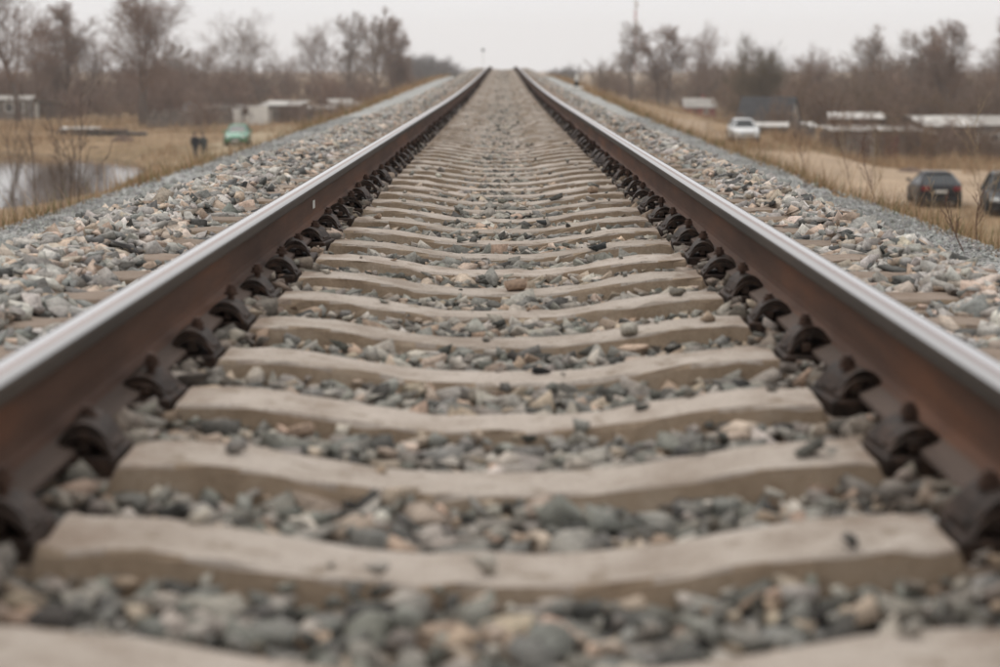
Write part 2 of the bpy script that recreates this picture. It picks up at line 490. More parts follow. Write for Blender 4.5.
# ------------------------------------------------------------------ loose ballast stones
def hull_variant(r, npts, bev, cuts=0):
    bm = bmesh.new()
    if cuts:                                             # broken stone: a block cleft by flat planes
        nr = r.normal(size=(cuts, 3)); nr = np.concatenate([nr, np.eye(3) + r.normal(0, 0.33, (3, 3)), -np.eye(3) + r.normal(0, 0.33, (3, 3))])
        nr /= np.linalg.norm(nr, axis=1)[:, None]
        dd = r.uniform(0.62, 0.95, len(nr)); pts = []
        for i in range(len(nr)):
            for j in range(i):
                for k in range(j):
                    A = nr[[i, j, k]]
                    if abs(np.linalg.det(A)) < 0.05: continue
                    q = np.linalg.solve(A, dd[[i, j, k]])
                    if (nr @ q <= dd + 1e-6).all() and np.linalg.norm(q) < 1.7: pts.append(q)
        pts = np.array(pts); pts /= np.linalg.norm(pts, axis=1).mean()
    else:
        pts = r.normal(size=(npts, 3)); pts /= np.linalg.norm(pts, axis=1)[:, None]
        pts *= r.uniform(0.78, 1.08, size=(npts, 1))
    pts *= np.array([r.uniform(1.0, 1.4), r.uniform(0.68, 1.0), r.uniform(0.46, 0.74)])
    for q in pts: bm.verts.new(q)
    bm.verts.ensure_lookup_table()
    ret = bmesh.ops.convex_hull(bm, input=bm.verts)
    junk = [e for e in set(ret['geom_interior']) | set(ret['geom_unused']) if isinstance(e, bmesh.types.BMVert)]
    if junk: bmesh.ops.delete(bm, geom=junk, context='VERTS')
    if bev:
        bmesh.ops.bevel(bm, geom=list(bm.edges), offset=bev, segments=1, affect='EDGES', clamp_overlap=True)
    bmesh.ops.recalc_face_normals(bm, faces=bm.faces)
    bmesh.ops.triangulate(bm, faces=bm.faces)
    bm.verts.index_update()
    v = np.array([w.co[:] for w in bm.verts]); t = np.array([[w.index for w in f.verts] for f in bm.faces])
    bm.free()
    return v, t
vr = np.random.default_rng(3)
V_NEAR = [hull_variant(vr, 0, 0, int(vr.integers(1, 5))) for _ in range(30)]
V_FAR = [hull_variant(vr, 8, 0) for _ in range(16)]

def scatter_xy(x0, x1, y0, y1, cell, r):
    nx, ny = max(1, int((x1 - x0) / cell)), max(1, int((y1 - y0) / cell))
    gxx, gyy = np.meshgrid(np.arange(nx), np.arange(ny))
    x = x0 + (gxx.ravel() + r.uniform(0, 1, nx * ny)) * cell
    y = y0 + (gyy.ravel() + r.uniform(0, 1, nx * ny)) * cell
    return x, y

PAL = np.array([(0.36, 0.345, 0.32), (0.25, 0.255, 0.238), (0.465, 0.44, 0.405), (0.53, 0.50, 0.46),
                (0.52, 0.405, 0.32), (0.105, 0.105, 0.10), (0.48, 0.41, 0.335), (0.285, 0.288, 0.27), (0.56, 0.475, 0.40)])
P_IN = np.array([0.18, 0.22, 0.12, 0.06, 0.07, 0.10, 0.08, 0.14, 0.03])
P_OUT = np.array([0.18, 0.07, 0.20, 0.14, 0.14, 0.06, 0.08, 0.05, 0.08])

def stone_set(y0, y1, cell, rmean, r):
    x, y = scatter_xy(-2.35, 2.2, y0, y1, cell, r)
    n = len(x)
    rad = np.clip(r.lognormal(math.log(rmean), 0.40, n), rmean * 0.45, rmean * 2.1)
    out = np.abs(x) > 1.2
    rad = rad * np.where(out, 1.25, 1.0)
    a = np.abs(x)
    z = stone_level(x, y) + r.uniform(-0.018, 0.010, n) - rad * 0.35
    # keep clear of rails and sleepers
    on_rail = (np.abs(a - 0.7975) < 0.060 + rad * 0.6) | ((np.abs(a - 0.7975) < 0.16) & (np.abs(np.mod((y - S0) / SPACING + 0.5, 1) - 0.5) * SPACING < 0.11))
    ph = (y - S0) / SPACING
    dy = np.abs(ph - np.round(ph)) * SPACING
    on_sl = (dy < 0.085 + rad * 0.22) & (a < 1.34)
    buried = stone_level(x, y) > sleeper_top(x) + 0.020
    loose = r.uniform(0, 1, n)
    lim = np.where(a < 0.3, 0.03 + 0.12 * sstep(y, 12, 28), 0.025)
    on_top = on_sl & ~buried & (loose < lim) & (a < 0.6)
    keep = ~on_rail & (~on_sl | buried | on_top)
    rad = np.where(on_top, rad * 0.62, rad)
    z = np.where(on_top, sleeper_top(x) + rad * 0.45, z)
    keep &= (z > -0.50)
    # the side of each slope that faces away from the camera's line is thinned
    x, y, z, rad = x[keep], y[keep], z[keep], rad[keep]
    n = len(x)
    pick = np.where(np.abs(x) < 1.0, 0, 1)
    c = np.empty((n, 3))
    for k, P in ((0, P_IN), (1, P_OUT)):
        s = pick == k
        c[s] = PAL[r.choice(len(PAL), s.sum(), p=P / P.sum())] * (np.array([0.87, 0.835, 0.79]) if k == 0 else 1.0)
    dust = (sstep(y, 9, 26) * (np.abs(x) < 1.2) * r.uniform(0.05, 0.5, n))[:, None]
    c = c * (1 - dust) + np.array([[0.41, 0.375, 0.33]]) * dust
    rusty = (np.exp(-((np.abs(x) - 0.69) / 0.075) ** 2) * r.uniform(0.2, 0.85, n))[:, None]
    c = c * (1 - rusty) + np.array([[0.13, 0.088, 0.062]]) * rusty
    c *= r.uniform(0.70, 1.20, (n, 1)) * r.uniform(0.975, 1.025, (n, 3))
    return x, y, z + zt(y), rad, c

def rot_mats(n, r, flat=0.36):
    """mostly lying on their flat side, free about z"""
    a = r.uniform(0, 2 * np.pi, n); b = r.normal(0, flat, n); g = r.normal(0, flat, n)
    ca, sa, cb, sb, cg, sg = np.cos(a), np.sin(a), np.cos(b), np.sin(b), np.cos(g), np.sin(g)
    M = np.empty((n, 3, 3))
    M[:, 0, 0] = ca * cb; M[:, 0, 1] = ca * sb * sg - sa * cg; M[:, 0, 2] = ca * sb * cg + sa * sg
    M[:, 1, 0] = sa * cb; M[:, 1, 1] = sa * sb * sg + ca * cg; M[:, 1, 2] = sa * sb * cg - ca * sg
    M[:, 2, 0] = -sb; M[:, 2, 1] = cb * sg; M[:, 2, 2] = cb * cg
    return M

def pile(x, y, z, rad, c, variants, r, flat=0.36):
    """one vertex, triangle and colour array from many stones"""
    n = len(x)
    which = r.integers(0, len(variants), n)
    M = rot_mats(n, r, flat)
    VV, TT, CC, off = [], [], [], 0
    for k, (v, t) in enumerate(variants):
        s = np.nonzero(which == k)[0]
        if not len(s): continue
        w = np.einsum('nij,vj->nvi', M[s], v) * rad[s][:, None, None]
        w += np.stack([x[s], y[s], z[s]], -1)[:, None, :]
        VV.append(w.reshape(-1, 3))
        TT.append((t[None] + (np.arange(len(s)) * len(v))[:, None, None] + off).reshape(-1, 3))
        CC.append(np.repeat(c[s], len(v), axis=0))
        off += len(s) * len(v)
    return np.concatenate(VV), np.concatenate(TT), np.concatenate(CC)

def join_piles(ps):
    off, V, T, C = 0, [], [], []
    for v, t, c in ps:
        V.append(v); T.append(t + off); C.append(c); off += len(v)
    return np.concatenate(V), np.concatenate(T), np.concatenate(C)

r1 = np.random.default_rng(101)
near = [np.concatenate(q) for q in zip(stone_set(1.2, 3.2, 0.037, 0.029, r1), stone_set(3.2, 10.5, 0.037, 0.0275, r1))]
# the 300 that show largest stand as objects of their own
x, y, z, rad, c = near
ppx = 500 + FPX * (x - CAM.x) / y + 3
ppy = 66.5 + FPX * (CAM.z - z) / y * 0.97
seen = (ppx > 12) & (ppx < 988) & (ppy < 655) & (y > 2.15)
seen &= ~((np.abs(x) > 0.76) & (np.abs(x) < 1.25))
score = np.where(seen, rad / y, 0)
order = np.argsort(-score)
single, rest = order[:296], order[296:]
stone_meshes = []
for k, (v, t) in enumerate(V_NEAR):
    stone_meshes.append(tri_mesh('stone', v, t, M_STONE_OBJ))
r2 = np.random.default_rng(7)
def lone_stone(px, pz, pr, colr):
    o = bpy.data.objects.new('stone', stone_meshes[r2.integers(0, len(stone_meshes))])
    COL.objects.link(o); o.parent = ballast
    o.location = (px[0], px[1], pz)
    o.rotation_euler = (r2.normal(0, 0.3), r2.normal(0, 0.3), r2.uniform(0, 6.28))
    o.scale = (pr, pr, pr); o.color = tuple(colr) + (1,)
    return o
for i in single:
    lone_stone((x[i], y[i]), z[i], rad[i], c[i])
for (px, py, h, rr) in ((599, 249, 0.70, 0.040), (541, 223, 0.71, 0.030), (540, 372, 0.725, 0.022), (352, 205, 0.70, 0.026)):
    yy = FPX * h / (py - 66.5) * 0.99
    lone_stone((at(px, py, yy).x, yy), 0.66 - h + rr * 0.45, rr, (0.035, 0.037, 0.037))
near_rest = [a[rest] for a in (x, y, z, rad, c)]
# near stones that are thrown out of focus in front need fewer facets
soft = near_rest[1] < 3.0
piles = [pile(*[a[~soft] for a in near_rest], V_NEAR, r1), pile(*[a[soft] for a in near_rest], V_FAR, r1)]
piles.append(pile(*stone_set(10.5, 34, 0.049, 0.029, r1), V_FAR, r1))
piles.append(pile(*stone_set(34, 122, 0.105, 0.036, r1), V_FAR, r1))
v, t, c = join_piles(piles)
bs = link('ballast_stones', tri_mesh('ballast_stones', v, t, M_STONE, c), ballast)
tag(bs, 'loose crushed ballast stones in grey, green-grey and pink', kind='stuff')
N_TRI = len(t)

# fine gravel grains on the berms
r3 = np.random.default_rng(55)
V_GRAIN = [hull_variant(vr, 6, 0) for _ in range(10)]
def grains(x0, x1, parent, sgn):
    P = []
    for y0, y1, cell, rm in ((5.5, 16, 0.027, 0.0145), (16, 40, 0.055, 0.02)):
        x, y = scatter_xy(x0, x1, y0, y1, cell, r3)
        n = len(x)
        edge = (BL if sgn < 0 else BR) + 0.16 * vnoise(y * 0 + 1, y, 1.1, 21 if sgn < 0 else 31)
        over = np.where(sgn < 0, edge - x, x - edge)
        keep = r3.uniform(0, 1, n) < np.where(over > -0.05, np.exp(-(over + 0.05) / 0.12), 1)
        x, y, over = x[keep], y[keep], over[keep]; n = len(x)
        z = zt(y) - 0.496 + r3.uniform(-0.004, 0.006, n) - np.clip(np.where(sgn < 0, BL - x, x - BR), 0, None) / 1.5
        rad = np.clip(r3.lognormal(math.log(rm), 0.3, n), rm * 0.5, rm * 2.2)
        g = r3.uniform(0.24, 0.52, n)
        c = np.stack([g, g * 1.0, g * 0.965], -1) * r3.uniform(0.96, 1.04, (n, 3))
        P.append(pile(x, y, z, rad, c, V_GRAIN, r3))
    v, t, c = join_piles(P)
    o = link('fine_gravel', tri_mesh('fine_gravel', v, t, M_STONE, c), parent)
    tag(o, 'fine grey gravel chips', kind='stuff')
    return len(t)
N_TRI += grains(-3.95, -2.55, berm_l, -1)
N_TRI += grains(2.3, 3.5, berm_r, 1)

# ------------------------------------------------------------------ rails
def rail_profile():
    """R65-like half outline: list of (x,z,part) for the right half, from the middle of the top downwards"""
    head = [(0.0, 0.1800), (0.008, 0.1800), (0.016, 0.1798), (0.023, 0.1792), (0.030, 0.1775), (0.0345, 0.174), (0.0370, 0.168), (0.0375, 0.148), (0.0360, 0.1435), (0.013, 0.1355)]
    web = [(0.013, 0.1355), (0.0092, 0.124), (0.009, 0.09), (0.0095, 0.055), (0.0125, 0.040), (0.020, 0.0315), (0.032, 0.026)]
    foot = [(0.032, 0.026), (0.055, 0.0175), (0.0735, 0.0118), (0.075, 0.0098), (0.075, 0.001), (0.0735, 0.0)]
    return head, web, foot
RAIL_Y = np.concatenate([np.arange(-2.0, 40, 1.0), np.arange(40, 165, 1.5)])
def rail_part(half, mats, side, pick, gauge_side):
    pts = [(-a, b) for a, b in half[::-1]] + [(a, b) for a, b in half] if half[0][0] == 0.0 else None
    runs = []
    if pts:                                              # the head: one outline over the top
        pts = [p for k, p in enumerate(pts) if k == 0 or p != pts[k - 1]]
        runs = [pts]
    else:                                                # web, foot: one strip on each side
        runs = [[(a, b) for a, b in half], [(-a, b) for a, b in half[::-1]]]
        if half[-1][1] == 0.0:                           # close the underside of the foot
            runs = [[(a, b) for a, b in half] + [(-a, b) for a, b in half[::-1]]]
    V, T, MI, off = [], [], [], 0
    for run in runs:
        n = len(run)
        rx = np.array([p[0] for p in run]); rz = np.array([p[1] for p in run])
        Y = RAIL_Y
        v = np.stack([np.repeat(side * 0.7975 + rx[None], len(Y), 0), np.repeat(Y[:, None], n, 1), rz[None] + zt(Y)[:, None]], -1)
        V.append(v.reshape(-1, 3))
        for j in range(n - 1):
            mid = ((rx[j] + rx[j + 1]) / 2, (rz[j] + rz[j + 1]) / 2)
            i = np.arange(len(Y) - 1) * n + j + off
            T.append(np.stack([i, i + n, i + n + 1], -1)); T.append(np.stack([i, i + n + 1, i + 1], -1))
            MI += [pick(mid, gauge_side)] * (2 * len(i))
        off += n * len(Y)
    me = tri_mesh('rail', np.concatenate(V), np.concatenate(T))
    for m in mats: me.materials.append(m)
    me.polygons.foreach_set('material_index', np.array(MI, dtype=np.int32))
    bm = bmesh.new(); bm.from_mesh(me); bmesh.ops.recalc_face_normals(bm, faces=bm.faces); bm.to_mesh(me); bm.free()
    for p in me.polygons: p.use_smooth = False
    return me
def head_pick(mid, g):
    xg = mid[0] * g                       # + towards the inside of the track
    if mid[1] < 0.1715: return 3
    if mid[1] < 0.1760: return 1 if xg > 0 else 3
    if xg > 0.0165: return 1
    if xg > 0.0: return 2
    if xg < -0.025: return 3
    return 0
def make_rail(side, label):
    root = empty('rail', (0, 0, 0))
    tag(root, label, 'rail', 'rails of the track')
    h, w, f = rail_profile()
    link('head', rail_part(h, [M_POL, M_POL2, M_POL3, M_HEADSIDE], side, head_pick, -side), root)
    link('web', rail_part(w, [M_WEB], side, lambda m, g: 0, -side), root)
    link('foot', rail_part(f, [M_FOOT], side, lambda m, g: 0, -side), root)
    return root
rail_l = make_rail(-1, 'long steel rail left of the sleepers\' middle, with shiny top and rusty brown web')
rail_r = make_rail(1, 'long steel rail right of the sleepers\' middle, with shiny top and dark brown web')
M_WHITE = plain('worn_white_paint', (0.62, 0.60, 0.56), 0.7, var=0.1, scale=30)
MB().box((-0.7975 + 0.0112, 7.55, 0.088), (0.003, 0.075, 0.034), bev=0.001).build('paint_mark', M_WHITE, rail_l)

# ------------------------------------------------------------------ sleepers with their fasteners
def sleeper_mesh(seed):
    r = np.random.default_rng(seed)
    xs = np.unique(np.round(np.concatenate([[-1.35, -1.343], np.linspace(-1.32, 1.32, 49), [1.343, 1.35], [-0.957, -0.943, -0.662, -0.646, 0.646, 0.662, 0.943, 0.957]]), 4))
    ring = [(-0.128, 'b'), (-0.090, 't1'), (-0.083, 't'), (-0.03, 't'), (0.03, 't'), (0.083, 't'), (0.090, 't1'), (0.128, 'b')]
    V, nr = [], len(ring)
    for X in xs:
        top = float(sleeper_top(np.array(X))) - (0.028 if 0.655 < abs(X) < 0.950 else 0.0)
        inset = 0.0
        if abs(X) > 1.345: inset = 0.010
        wide = 0.010 * float(sstep(abs(X), 0.2, 0.55))
        for (yy, k) in ring:
            s = math.copysign(1, yy)
            if k == 'b': p = (X, yy, -0.21)
            elif k == 't1': p = (X, yy + s * wide + r.normal(0, 0.0032), top - 0.007 - inset + r.normal(0, 0.003))
            else: p = (X, yy + (s * wide if abs(yy) > 0.05 else 0) + r.normal(0, 0.001), top - inset + r.normal(0, 0.0018))
            V.append(p)
    F = []
    for i in range(len(xs) - 1):
        for j in range(nr):
            a, b = i * nr + j, i * nr + (j + 1) % nr
            F.append((a, b, b + nr, a + nr))
    F.append(tuple(range(nr))[::-1]); F.append(tuple((len(xs) - 1) * nr + j for j in range(nr)))
    me = bpy.data.meshes.new('railway_sleeper')
    me.from_pydata(V, [], F)
    bm = bmesh.new(); bm.from_mesh(me); bmesh.ops.recalc_face_normals(bm, faces=bm.faces); bm.to_mesh(me); bm.free()
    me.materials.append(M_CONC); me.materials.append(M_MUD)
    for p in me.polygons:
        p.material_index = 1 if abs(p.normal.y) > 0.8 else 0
    return me
SL_MESH = [sleeper_mesh(s) for s in range(6)]

# fastener, local +x points away from the rail, origin at the edge of the rail foot, z=0 rail base
def plate_shape():
    b = MB()
    b.box((0.018, 0, -0.019), (0.094, 0.165, 0.037), bev=0.004)
    b.box((0.012, -0.050, 0.016), (0.022, 0.040, 0.022), bev=0.003)
    b.box((0.012, 0.050, 0.016), (0.022, 0.040, 0.022), bev=0.003)
    return b
def clamp_shape():
    b = MB()
    n = 9
    for (x0, x1, h0, h1, ya, yb, th) in ((-0.050, 0.058, 0.016, 0.050, -0.070, 0.070, 0.012), (-0.042, 0.050, 0.030, 0.064, -0.058, 0.058, 0.011)):
        o, i_ = [], []
        for k in range(n):
            u = k / (n - 1)
            X = x0 + (x1 - x0) * u
            Z = h0 + (h1 - h0) * math.sin(math.pi * u) ** 0.7 - 0.010 * u
            o.append((X, Z)); i_.append((X * 0.94 + 0.0006, Z - th))
        b.prism(o + i_[::-1], 'y', ya, yb)
    b.box((0.050, 0, 0.008), (0.014, 0.070, 0.022), bev=0.003)
    b.box((-0.034, 0, 0.018), (0.016, 0.060, 0.012), bev=0.003)
    return b
def bolt_shape():
    b = MB()
    b.cyl((0.010, 0, 0.0), (0.010, 0, 0.084), 0.0095, n=10)
    b.cyl((0.010, 0, 0.059), (0.010, 0, 0.064), 0.019, n=14)
    b.cyl((0.010, 0, 0.0645), (0.010, 0, 0.076), 0.0155, n=6)
    return b
ME_PLATE = plate_shape().mesh('fastener', M_CLAMP)
ME_CLAMP = clamp_shape().mesh('clamp', M_CLAMP)
ME_BOLT = bolt_shape().mesh('bolt', M_BOLT)
def joined_fastener():
    bm = bmesh.new()
    for k, me in enumerate((ME_PLATE, ME_CLAMP, ME_BOLT)):
        s = len(bm.faces)
        bm.from_mesh(me); bm.faces.ensure_lookup_table()
        for f in bm.faces[s:]: f.material_index = 1 if k == 2 else 0
    me = bpy.data.meshes.new('fastener'); bm.to_mesh(me); bm.free()
    me.materials.append(M_CLAMP); me.materials.append(M_BOLT)
    return me
ME_FAR = joined_fastener()
ORD = ['first', 'second', 'third', 'fourth', 'fifth', 'sixth', 'seventh', 'eighth', 'ninth', 'tenth', 'eleventh', 'twelfth', 'thirteenth', 'fourteenth',
       'fifteenth', 'sixteenth', 'seventeenth', 'eighteenth', 'nineteenth', 'twentieth']
r4 = random.Random(9)
n_sl = int((121 - S0) / SPACING)
for k in range(-1, n_sl):
    yc = S0 + k * SPACING
    s = link('railway_sleeper', SL_MESH[r4.randrange(6)], None, (0, yc, float(zt(yc))))
    s.rotation_euler = (r4.gauss(0, 0.006), 0, (math.pi if r4.random() < 0.5 else 0) + r4.gauss(0, 0.003))
    q = k + 1
    if q < 20:
        lab = f'weathered tan concrete sleeper, {ORD[q]} counted from the bottom edge of the photo'
    else:
        lab = 'concrete sleeper of the packed far stretch of track, past the twentieth from the bottom'
    tag(s, lab, 'sleeper', 'concrete sleepers under the rails')
    flip = -1 if abs(s.rotation_euler.z) > 1 else 1
    for side in (-1, 1):
        for inner in (1, -1):
            if inner < 0 and k > 45: continue
            X = side * (0.7975 - inner * 0.075)
            face = 0 if side * inner < 0 else math.pi          # +x local away from the rail
            rz = face + (math.pi if flip < 0 else 0) + r4.gauss(0, 0.05)
            o = link('fastener', ME_PLATE if k < 40 else ME_FAR, s, (flip * X, 0, 0), (0, 0, rz))
            if k < 40:
                link('clamp', ME_CLAMP, o, (r4.gauss(0, 0.003), r4.gauss(0, 0.006), r4.uniform(-0.006, 0.002)), (r4.gauss(0, 0.06), r4.gauss(0, 0.05), r4.gauss(0, 0.09))).scale = (r4.uniform(0.9, 1.06), r4.uniform(0.85, 1.1), r4.uniform(0.85, 1.08))
                link('bolt', ME_BOLT, o, (0, r4.gauss(0, 0.004), r4.gauss(-0.003, 0.006)), (r4.gauss(0, 0.06), r4.gauss(0, 0.06), r4.random()))

# ------------------------------------------------------------------ water, lots and paths
def water_material():
    m, nt, b = new_mat('still_pond_water')
    b.inputs['Base Color'].default_value = (0.05, 0.038, 0.026, 1)
    b.inputs['Roughness'].default_value = 0.04
    b.inputs['IOR'].default_value = 1.33
    b.inputs['Specular IOR Level'].default_value = 0.5
    mp = nt.nodes.new('ShaderNodeMapping'); mp.inputs['Scale'].default_value = (1, 0.5, 1)
    nt.links.new(geo_pos(nt), mp.inputs[0])
    bump(nt, b, noise(nt, 1.6, 3, mp.outputs[0]), 0.10, 0.05)
    return m
WATER_Z = -5.42
_a = np.linspace(0, 2 * np.pi, 97)[:-1]
pv = [(-40 + 24 * math.cos(a), 90 + 48 * math.sin(a), WATER_Z) for a in _a]
pm = bpy.data.meshes.new('pond'); pm.from_pydata(pv, [], [tuple(range(96))]); pm.materials.append(water_material())
tag(link('pond', pm), 'still pond below the embankment on the left', kind='structure')

def drape(name, pts, mat, dz=0.02, step=0.8):
    """a sheet with the outline pts that lies on the field"""
    P = np.array(pts)
    def inside(X, Y):
        c = np.zeros(X.shape, bool); n = len(P)
        for i in range(n):
            x1, y1 = P[i]; x2, y2 = P[(i + 1) % n]
            if y1 == y2: continue
            c ^= ((y1 > Y) != (y2 > Y)) & (X < (x2 - x1) * (Y - y1) / (y2 - y1) + x1)
        return c
    xs = np.arange(P[:, 0].min() - step, P[:, 0].max() + step, step); ys = np.arange(P[:, 1].min() - step, P[:, 1].max() + step, step)
    X, Y = np.meshgrid(xs, ys)
    Z = z_ground(X, Y) + dz
    v = np.stack([X, Y, Z], -1).reshape(-1, 3); nx = len(xs)
    Xc, Yc = X[:-1, :-1] + step / 2, Y[:-1, :-1] + step / 2
    ok = inside(Xc + 0.7 * vnoise(Xc, Yc, 2.0, 61), Yc + 0.9 * vnoise(Xc, Yc, 2.0, 62))
    i = (np.arange(len(ys) - 1)[:, None] * nx + np.arange(nx - 1)[None, :])[ok]
    t = np.concatenate([np.stack([i, i + 1, i + nx + 1], -1), np.stack([i, i + nx + 1, i + nx], -1)])
    return link(name, tri_mesh(name, v, t, mat, smooth=True))
M_SAND = plain('trodden_sandy_soil', (0.37, 0.275, 0.19), 1.0, var=0.22, scale=0.7, spec=0.1)
M_PATH = plain('trodden_grass_soil', (0.36, 0.285, 0.19), 1.0, var=0.25, scale=1.2, spec=0.1)
tag(drape('dirt_lot', [(11.5, 78), (25, 72), (33, 76), (33, 95), (22, 101), (12.5, 105)], M_SAND, 0.03), 'pale sandy lot behind the parked dark cars', kind='structure')
tag(drape('dirt_track', [(12, 118), (14.2, 116), (16.6, 150), (15.0, 168), (11.8, 168)], M_SAND, 0.03), 'pale dirt track leading to the red house', kind='structure')
tag(drape('dirt_path', [(-27, 111.8), (-18, 101.5), (-14, 98), (-14, 99.6), (-18, 103.4), (-27, 113.8)], M_PATH, 0.03, 0.5), 'narrow trodden path past the pond', kind='structure')
tag(drape('dirt_track', [(-16.5, 100), (-15.5, 100), (-16.8, 132), (-17.5, 165), (-21, 165), (-20.5, 132)], M_PATH, 0.03), 'trodden track under the green car', kind='structure')

# ------------------------------------------------------------------ grass
def blades(x, y, z, h, w, c, r):
    n = len(x)
    a = r.uniform(0, 2 * np.pi, n); lean = r.normal(0, 0.55, n) * h; la = r.uniform(0, 2 * np.pi, n)
    dx, dy = np.cos(a) * w / 2, np.sin(a) * w / 2
    V = np.empty((n, 3, 3))
    V[:, 0] = np.stack([x - dx, y - dy, z - 0.02], -1); V[:, 1] = np.stack([x + dx, y + dy, z - 0.02], -1)
    V[:, 2] = np.stack([x + lean * np.cos(la), y + lean * np.sin(la), z + h], -1)
    return V.reshape(-1, 3), np.arange(n * 3).reshape(-1, 3), np.repeat(c, 3, 0)
GC = np.array([(0.46, 0.32, 0.19), (0.38, 0.25, 0.145), (0.55, 0.41, 0.265), (0.26, 0.165, 0.10), (0.16, 0.16, 0.07), (0.34, 0.21, 0.125)])
def grass_cols(n, r, p): return GC[r.choice(6, n, p=p)] * r.uniform(0.75, 1.2, (n, 1))
r5 = np.random.default_rng(77)
PD = [0.27, 0.22, 0.16, 0.14, 0.07, 0.14]; PG = [0.2, 0.16, 0.1, 0.14, 0.28, 0.12]
def edge_grass(side):
    P = []
    for y0, y1, per_m, hw in ((6, 24, 900, 0.22), (24, 60, 380, 0.26), (60, 128, 180, 0.32)):
        n = int((y1 - y0) * per_m)
        y = r5.uniform(y0, y1, n)
        o = np.abs(r5.normal(0, 0.9, n)) - 0.08
        clump = vnoise(o * 0.7, y, 0.8, 15 + side)
        keep = r5.uniform(0, 1, n) < np.clip(0.55 + clump * 0.8, 0.08, 1)
        y, o, clump = y[keep], o[keep], clump[keep]
        e = BL if side < 0 else BR
        x = e + side * o
        z = z_ground(x, y)
        h = np.clip(r5.lognormal(math.log(hw * 0.75), 0.45, len(x)), 0.05, 0.75) * (0.6 + 0.5 * np.clip(o, 0, 1)) 
        P.append(blades(x, y, z, h, 0.0035 + 0.00024 * y, grass_cols(len(x), r5, PG if y0 < 60 else PD), r5))
    # a rough of longer grass further down the slope
    n = 50000
    y = r5.uniform(9, 128, n); o = r5.uniform(0.4, 8, n)
    x = (BL if side < 0 else BR) + side * o
    z = z_ground(x, y)
    ok = z > WATER_Z + 0.05
    P.append(blades(x[ok], y[ok], z[ok], np.clip(r5.lognormal(math.log(0.28), 0.4, ok.sum()), 0.08, 0.9), 0.012 + 0.0002 * y[ok], grass_cols(ok.sum(), r5, PD), r5))
    return P
def field_grass(xa, xb, ya, yb, n, hm, p, clumpy=6, gate=None):
    x = r5.uniform(xa, xb, n); y = r5.uniform(ya, yb, n)
    k = r5.uniform(0, 1, n) < np.clip(0.5 + 0.8 * vnoise(x, y, clumpy, 71) + 0.4 * vnoise(x, y, 1.5, 72), 0.05, 1)
    if gate is not None: k &= gate(x, y)
    x, y = x[k], y[k]
    z = z_ground(x, y)
    ok = z > WATER_Z + 0.02
    x, y, z = x[ok], y[ok], z[ok]; n = len(x)
    h = np.clip(r5.lognormal(math.log(hm), 0.4, n), 0.05, 1.5)
    return blades(x, y, z, h, 0.02 + 0.00018 * y, grass_cols(n, r5, p), r5)
def off_lot(x, y): return ~((x > 12) & (x < 33) & (y > 76) & (y < 103 - (x - 12) * 0.3) & (vnoise(x, y, 1.3, 64) > -0.75))
gl = edge_grass(-1)
gl.append(field_grass(-75, -10, 60, 185, 70000, 0.20, PD, gate=lambda x, y: ~((np.abs(x + 18.3) < 2.2) & (y < 160))))
gl.append(field_grass(-75, -26, 128, 160, 30000, 0.5, [0.4, 0.2, 0.3, 0.05, 0.0, 0.05], 9, gate=lambda x, y: (x < -31 - (y - 112) * 0.05)))
gl.append(field_grass(-50, -14, 148, 178, 16000, 0.5, PD, 5))
# reeds along the pond's banks
def bank(x, y):
    p = in_pond(x, y); return (p > 0.96) & (p < 1.2) & (y > 100)
gl.append(field_grass(-66, -16, 45, 142, 70000, 0.42, PD, 4, gate=bank))
v, t, c = join_piles(gl)
tag(link('dry_grass', tri_mesh('dry_grass', v, t, M_GRASS, c)), 'dry tan grass on the left slope and field', kind='stuff'); N_TRI += len(t)
gr = edge_grass(1)
gr.append(field_grass(9, 60, 52, 130, 60000, 0.20, PD, gate=off_lot))
gr.append(field_grass(12, 60, 93, 116, 70000, 0.55, [0.36, 0.26, 0.18, 0.08, 0.02, 0.10], 8, gate=lambda x, y: off_lot(x, y) & ((x > 17) | (y < 108))))
gr.append(field_grass(8, 30, 118, 240, 30000, 0.45, PD, 7, gate=lambda x, y: (x < 11.6) | (x > 17.5)))
v, t, c = join_piles(gr)
tag(link('dry_grass', tri_mesh('dry_grass', v, t, M_GRASS, c)), 'dry tan grass on the right slope and field', kind='stuff'); N_TRI += len(t)

# ------------------------------------------------------------------ bare trees
def _norm(v): return v / max(1e-9, float(np.linalg.norm(v)))
def grow(r, p, d, L, rad, lvl, cfg, out):
    nseg = cfg['seg'][lvl]; up = cfg['up'][lvl]; wob = cfg['wob'][lvl]
    last = lvl == len(cfg['seg']) - 1
    for i in range(nseg):
        d = _norm(d + r.normal(0, wob, 3) + np.array([0, 0, up]))
        q = p + d * (L / nseg)
        ra = max(cfg['rmin'], rad * (1 - 0.8 * i / nseg)); rb = max(cfg['rmin'] * 0.6, rad * (1 - 0.8 * (i + 1) / nseg))
        out.append((p, q, ra, 0.0 if last and i == nseg - 1 else rb, lvl))
        p = q
        if not last and i >= cfg['start'][lvl]:
            for _ in range(cfg['kids'][lvl]):
                ax = _norm(np.cross(d, r.normal(size=3)))
                ang = R(r.uniform(*cfg['ang'][lvl]))
                nd = _norm(d * math.cos(ang) + ax * math.sin(ang))
                f = cfg['len'][lvl] * r.uniform(0.65, 1.15) * (1 - cfg['taper'] * i / nseg)
                grow(r, p.copy(), nd, L * f, rb * 0.62, lvl + 1, cfg, out)

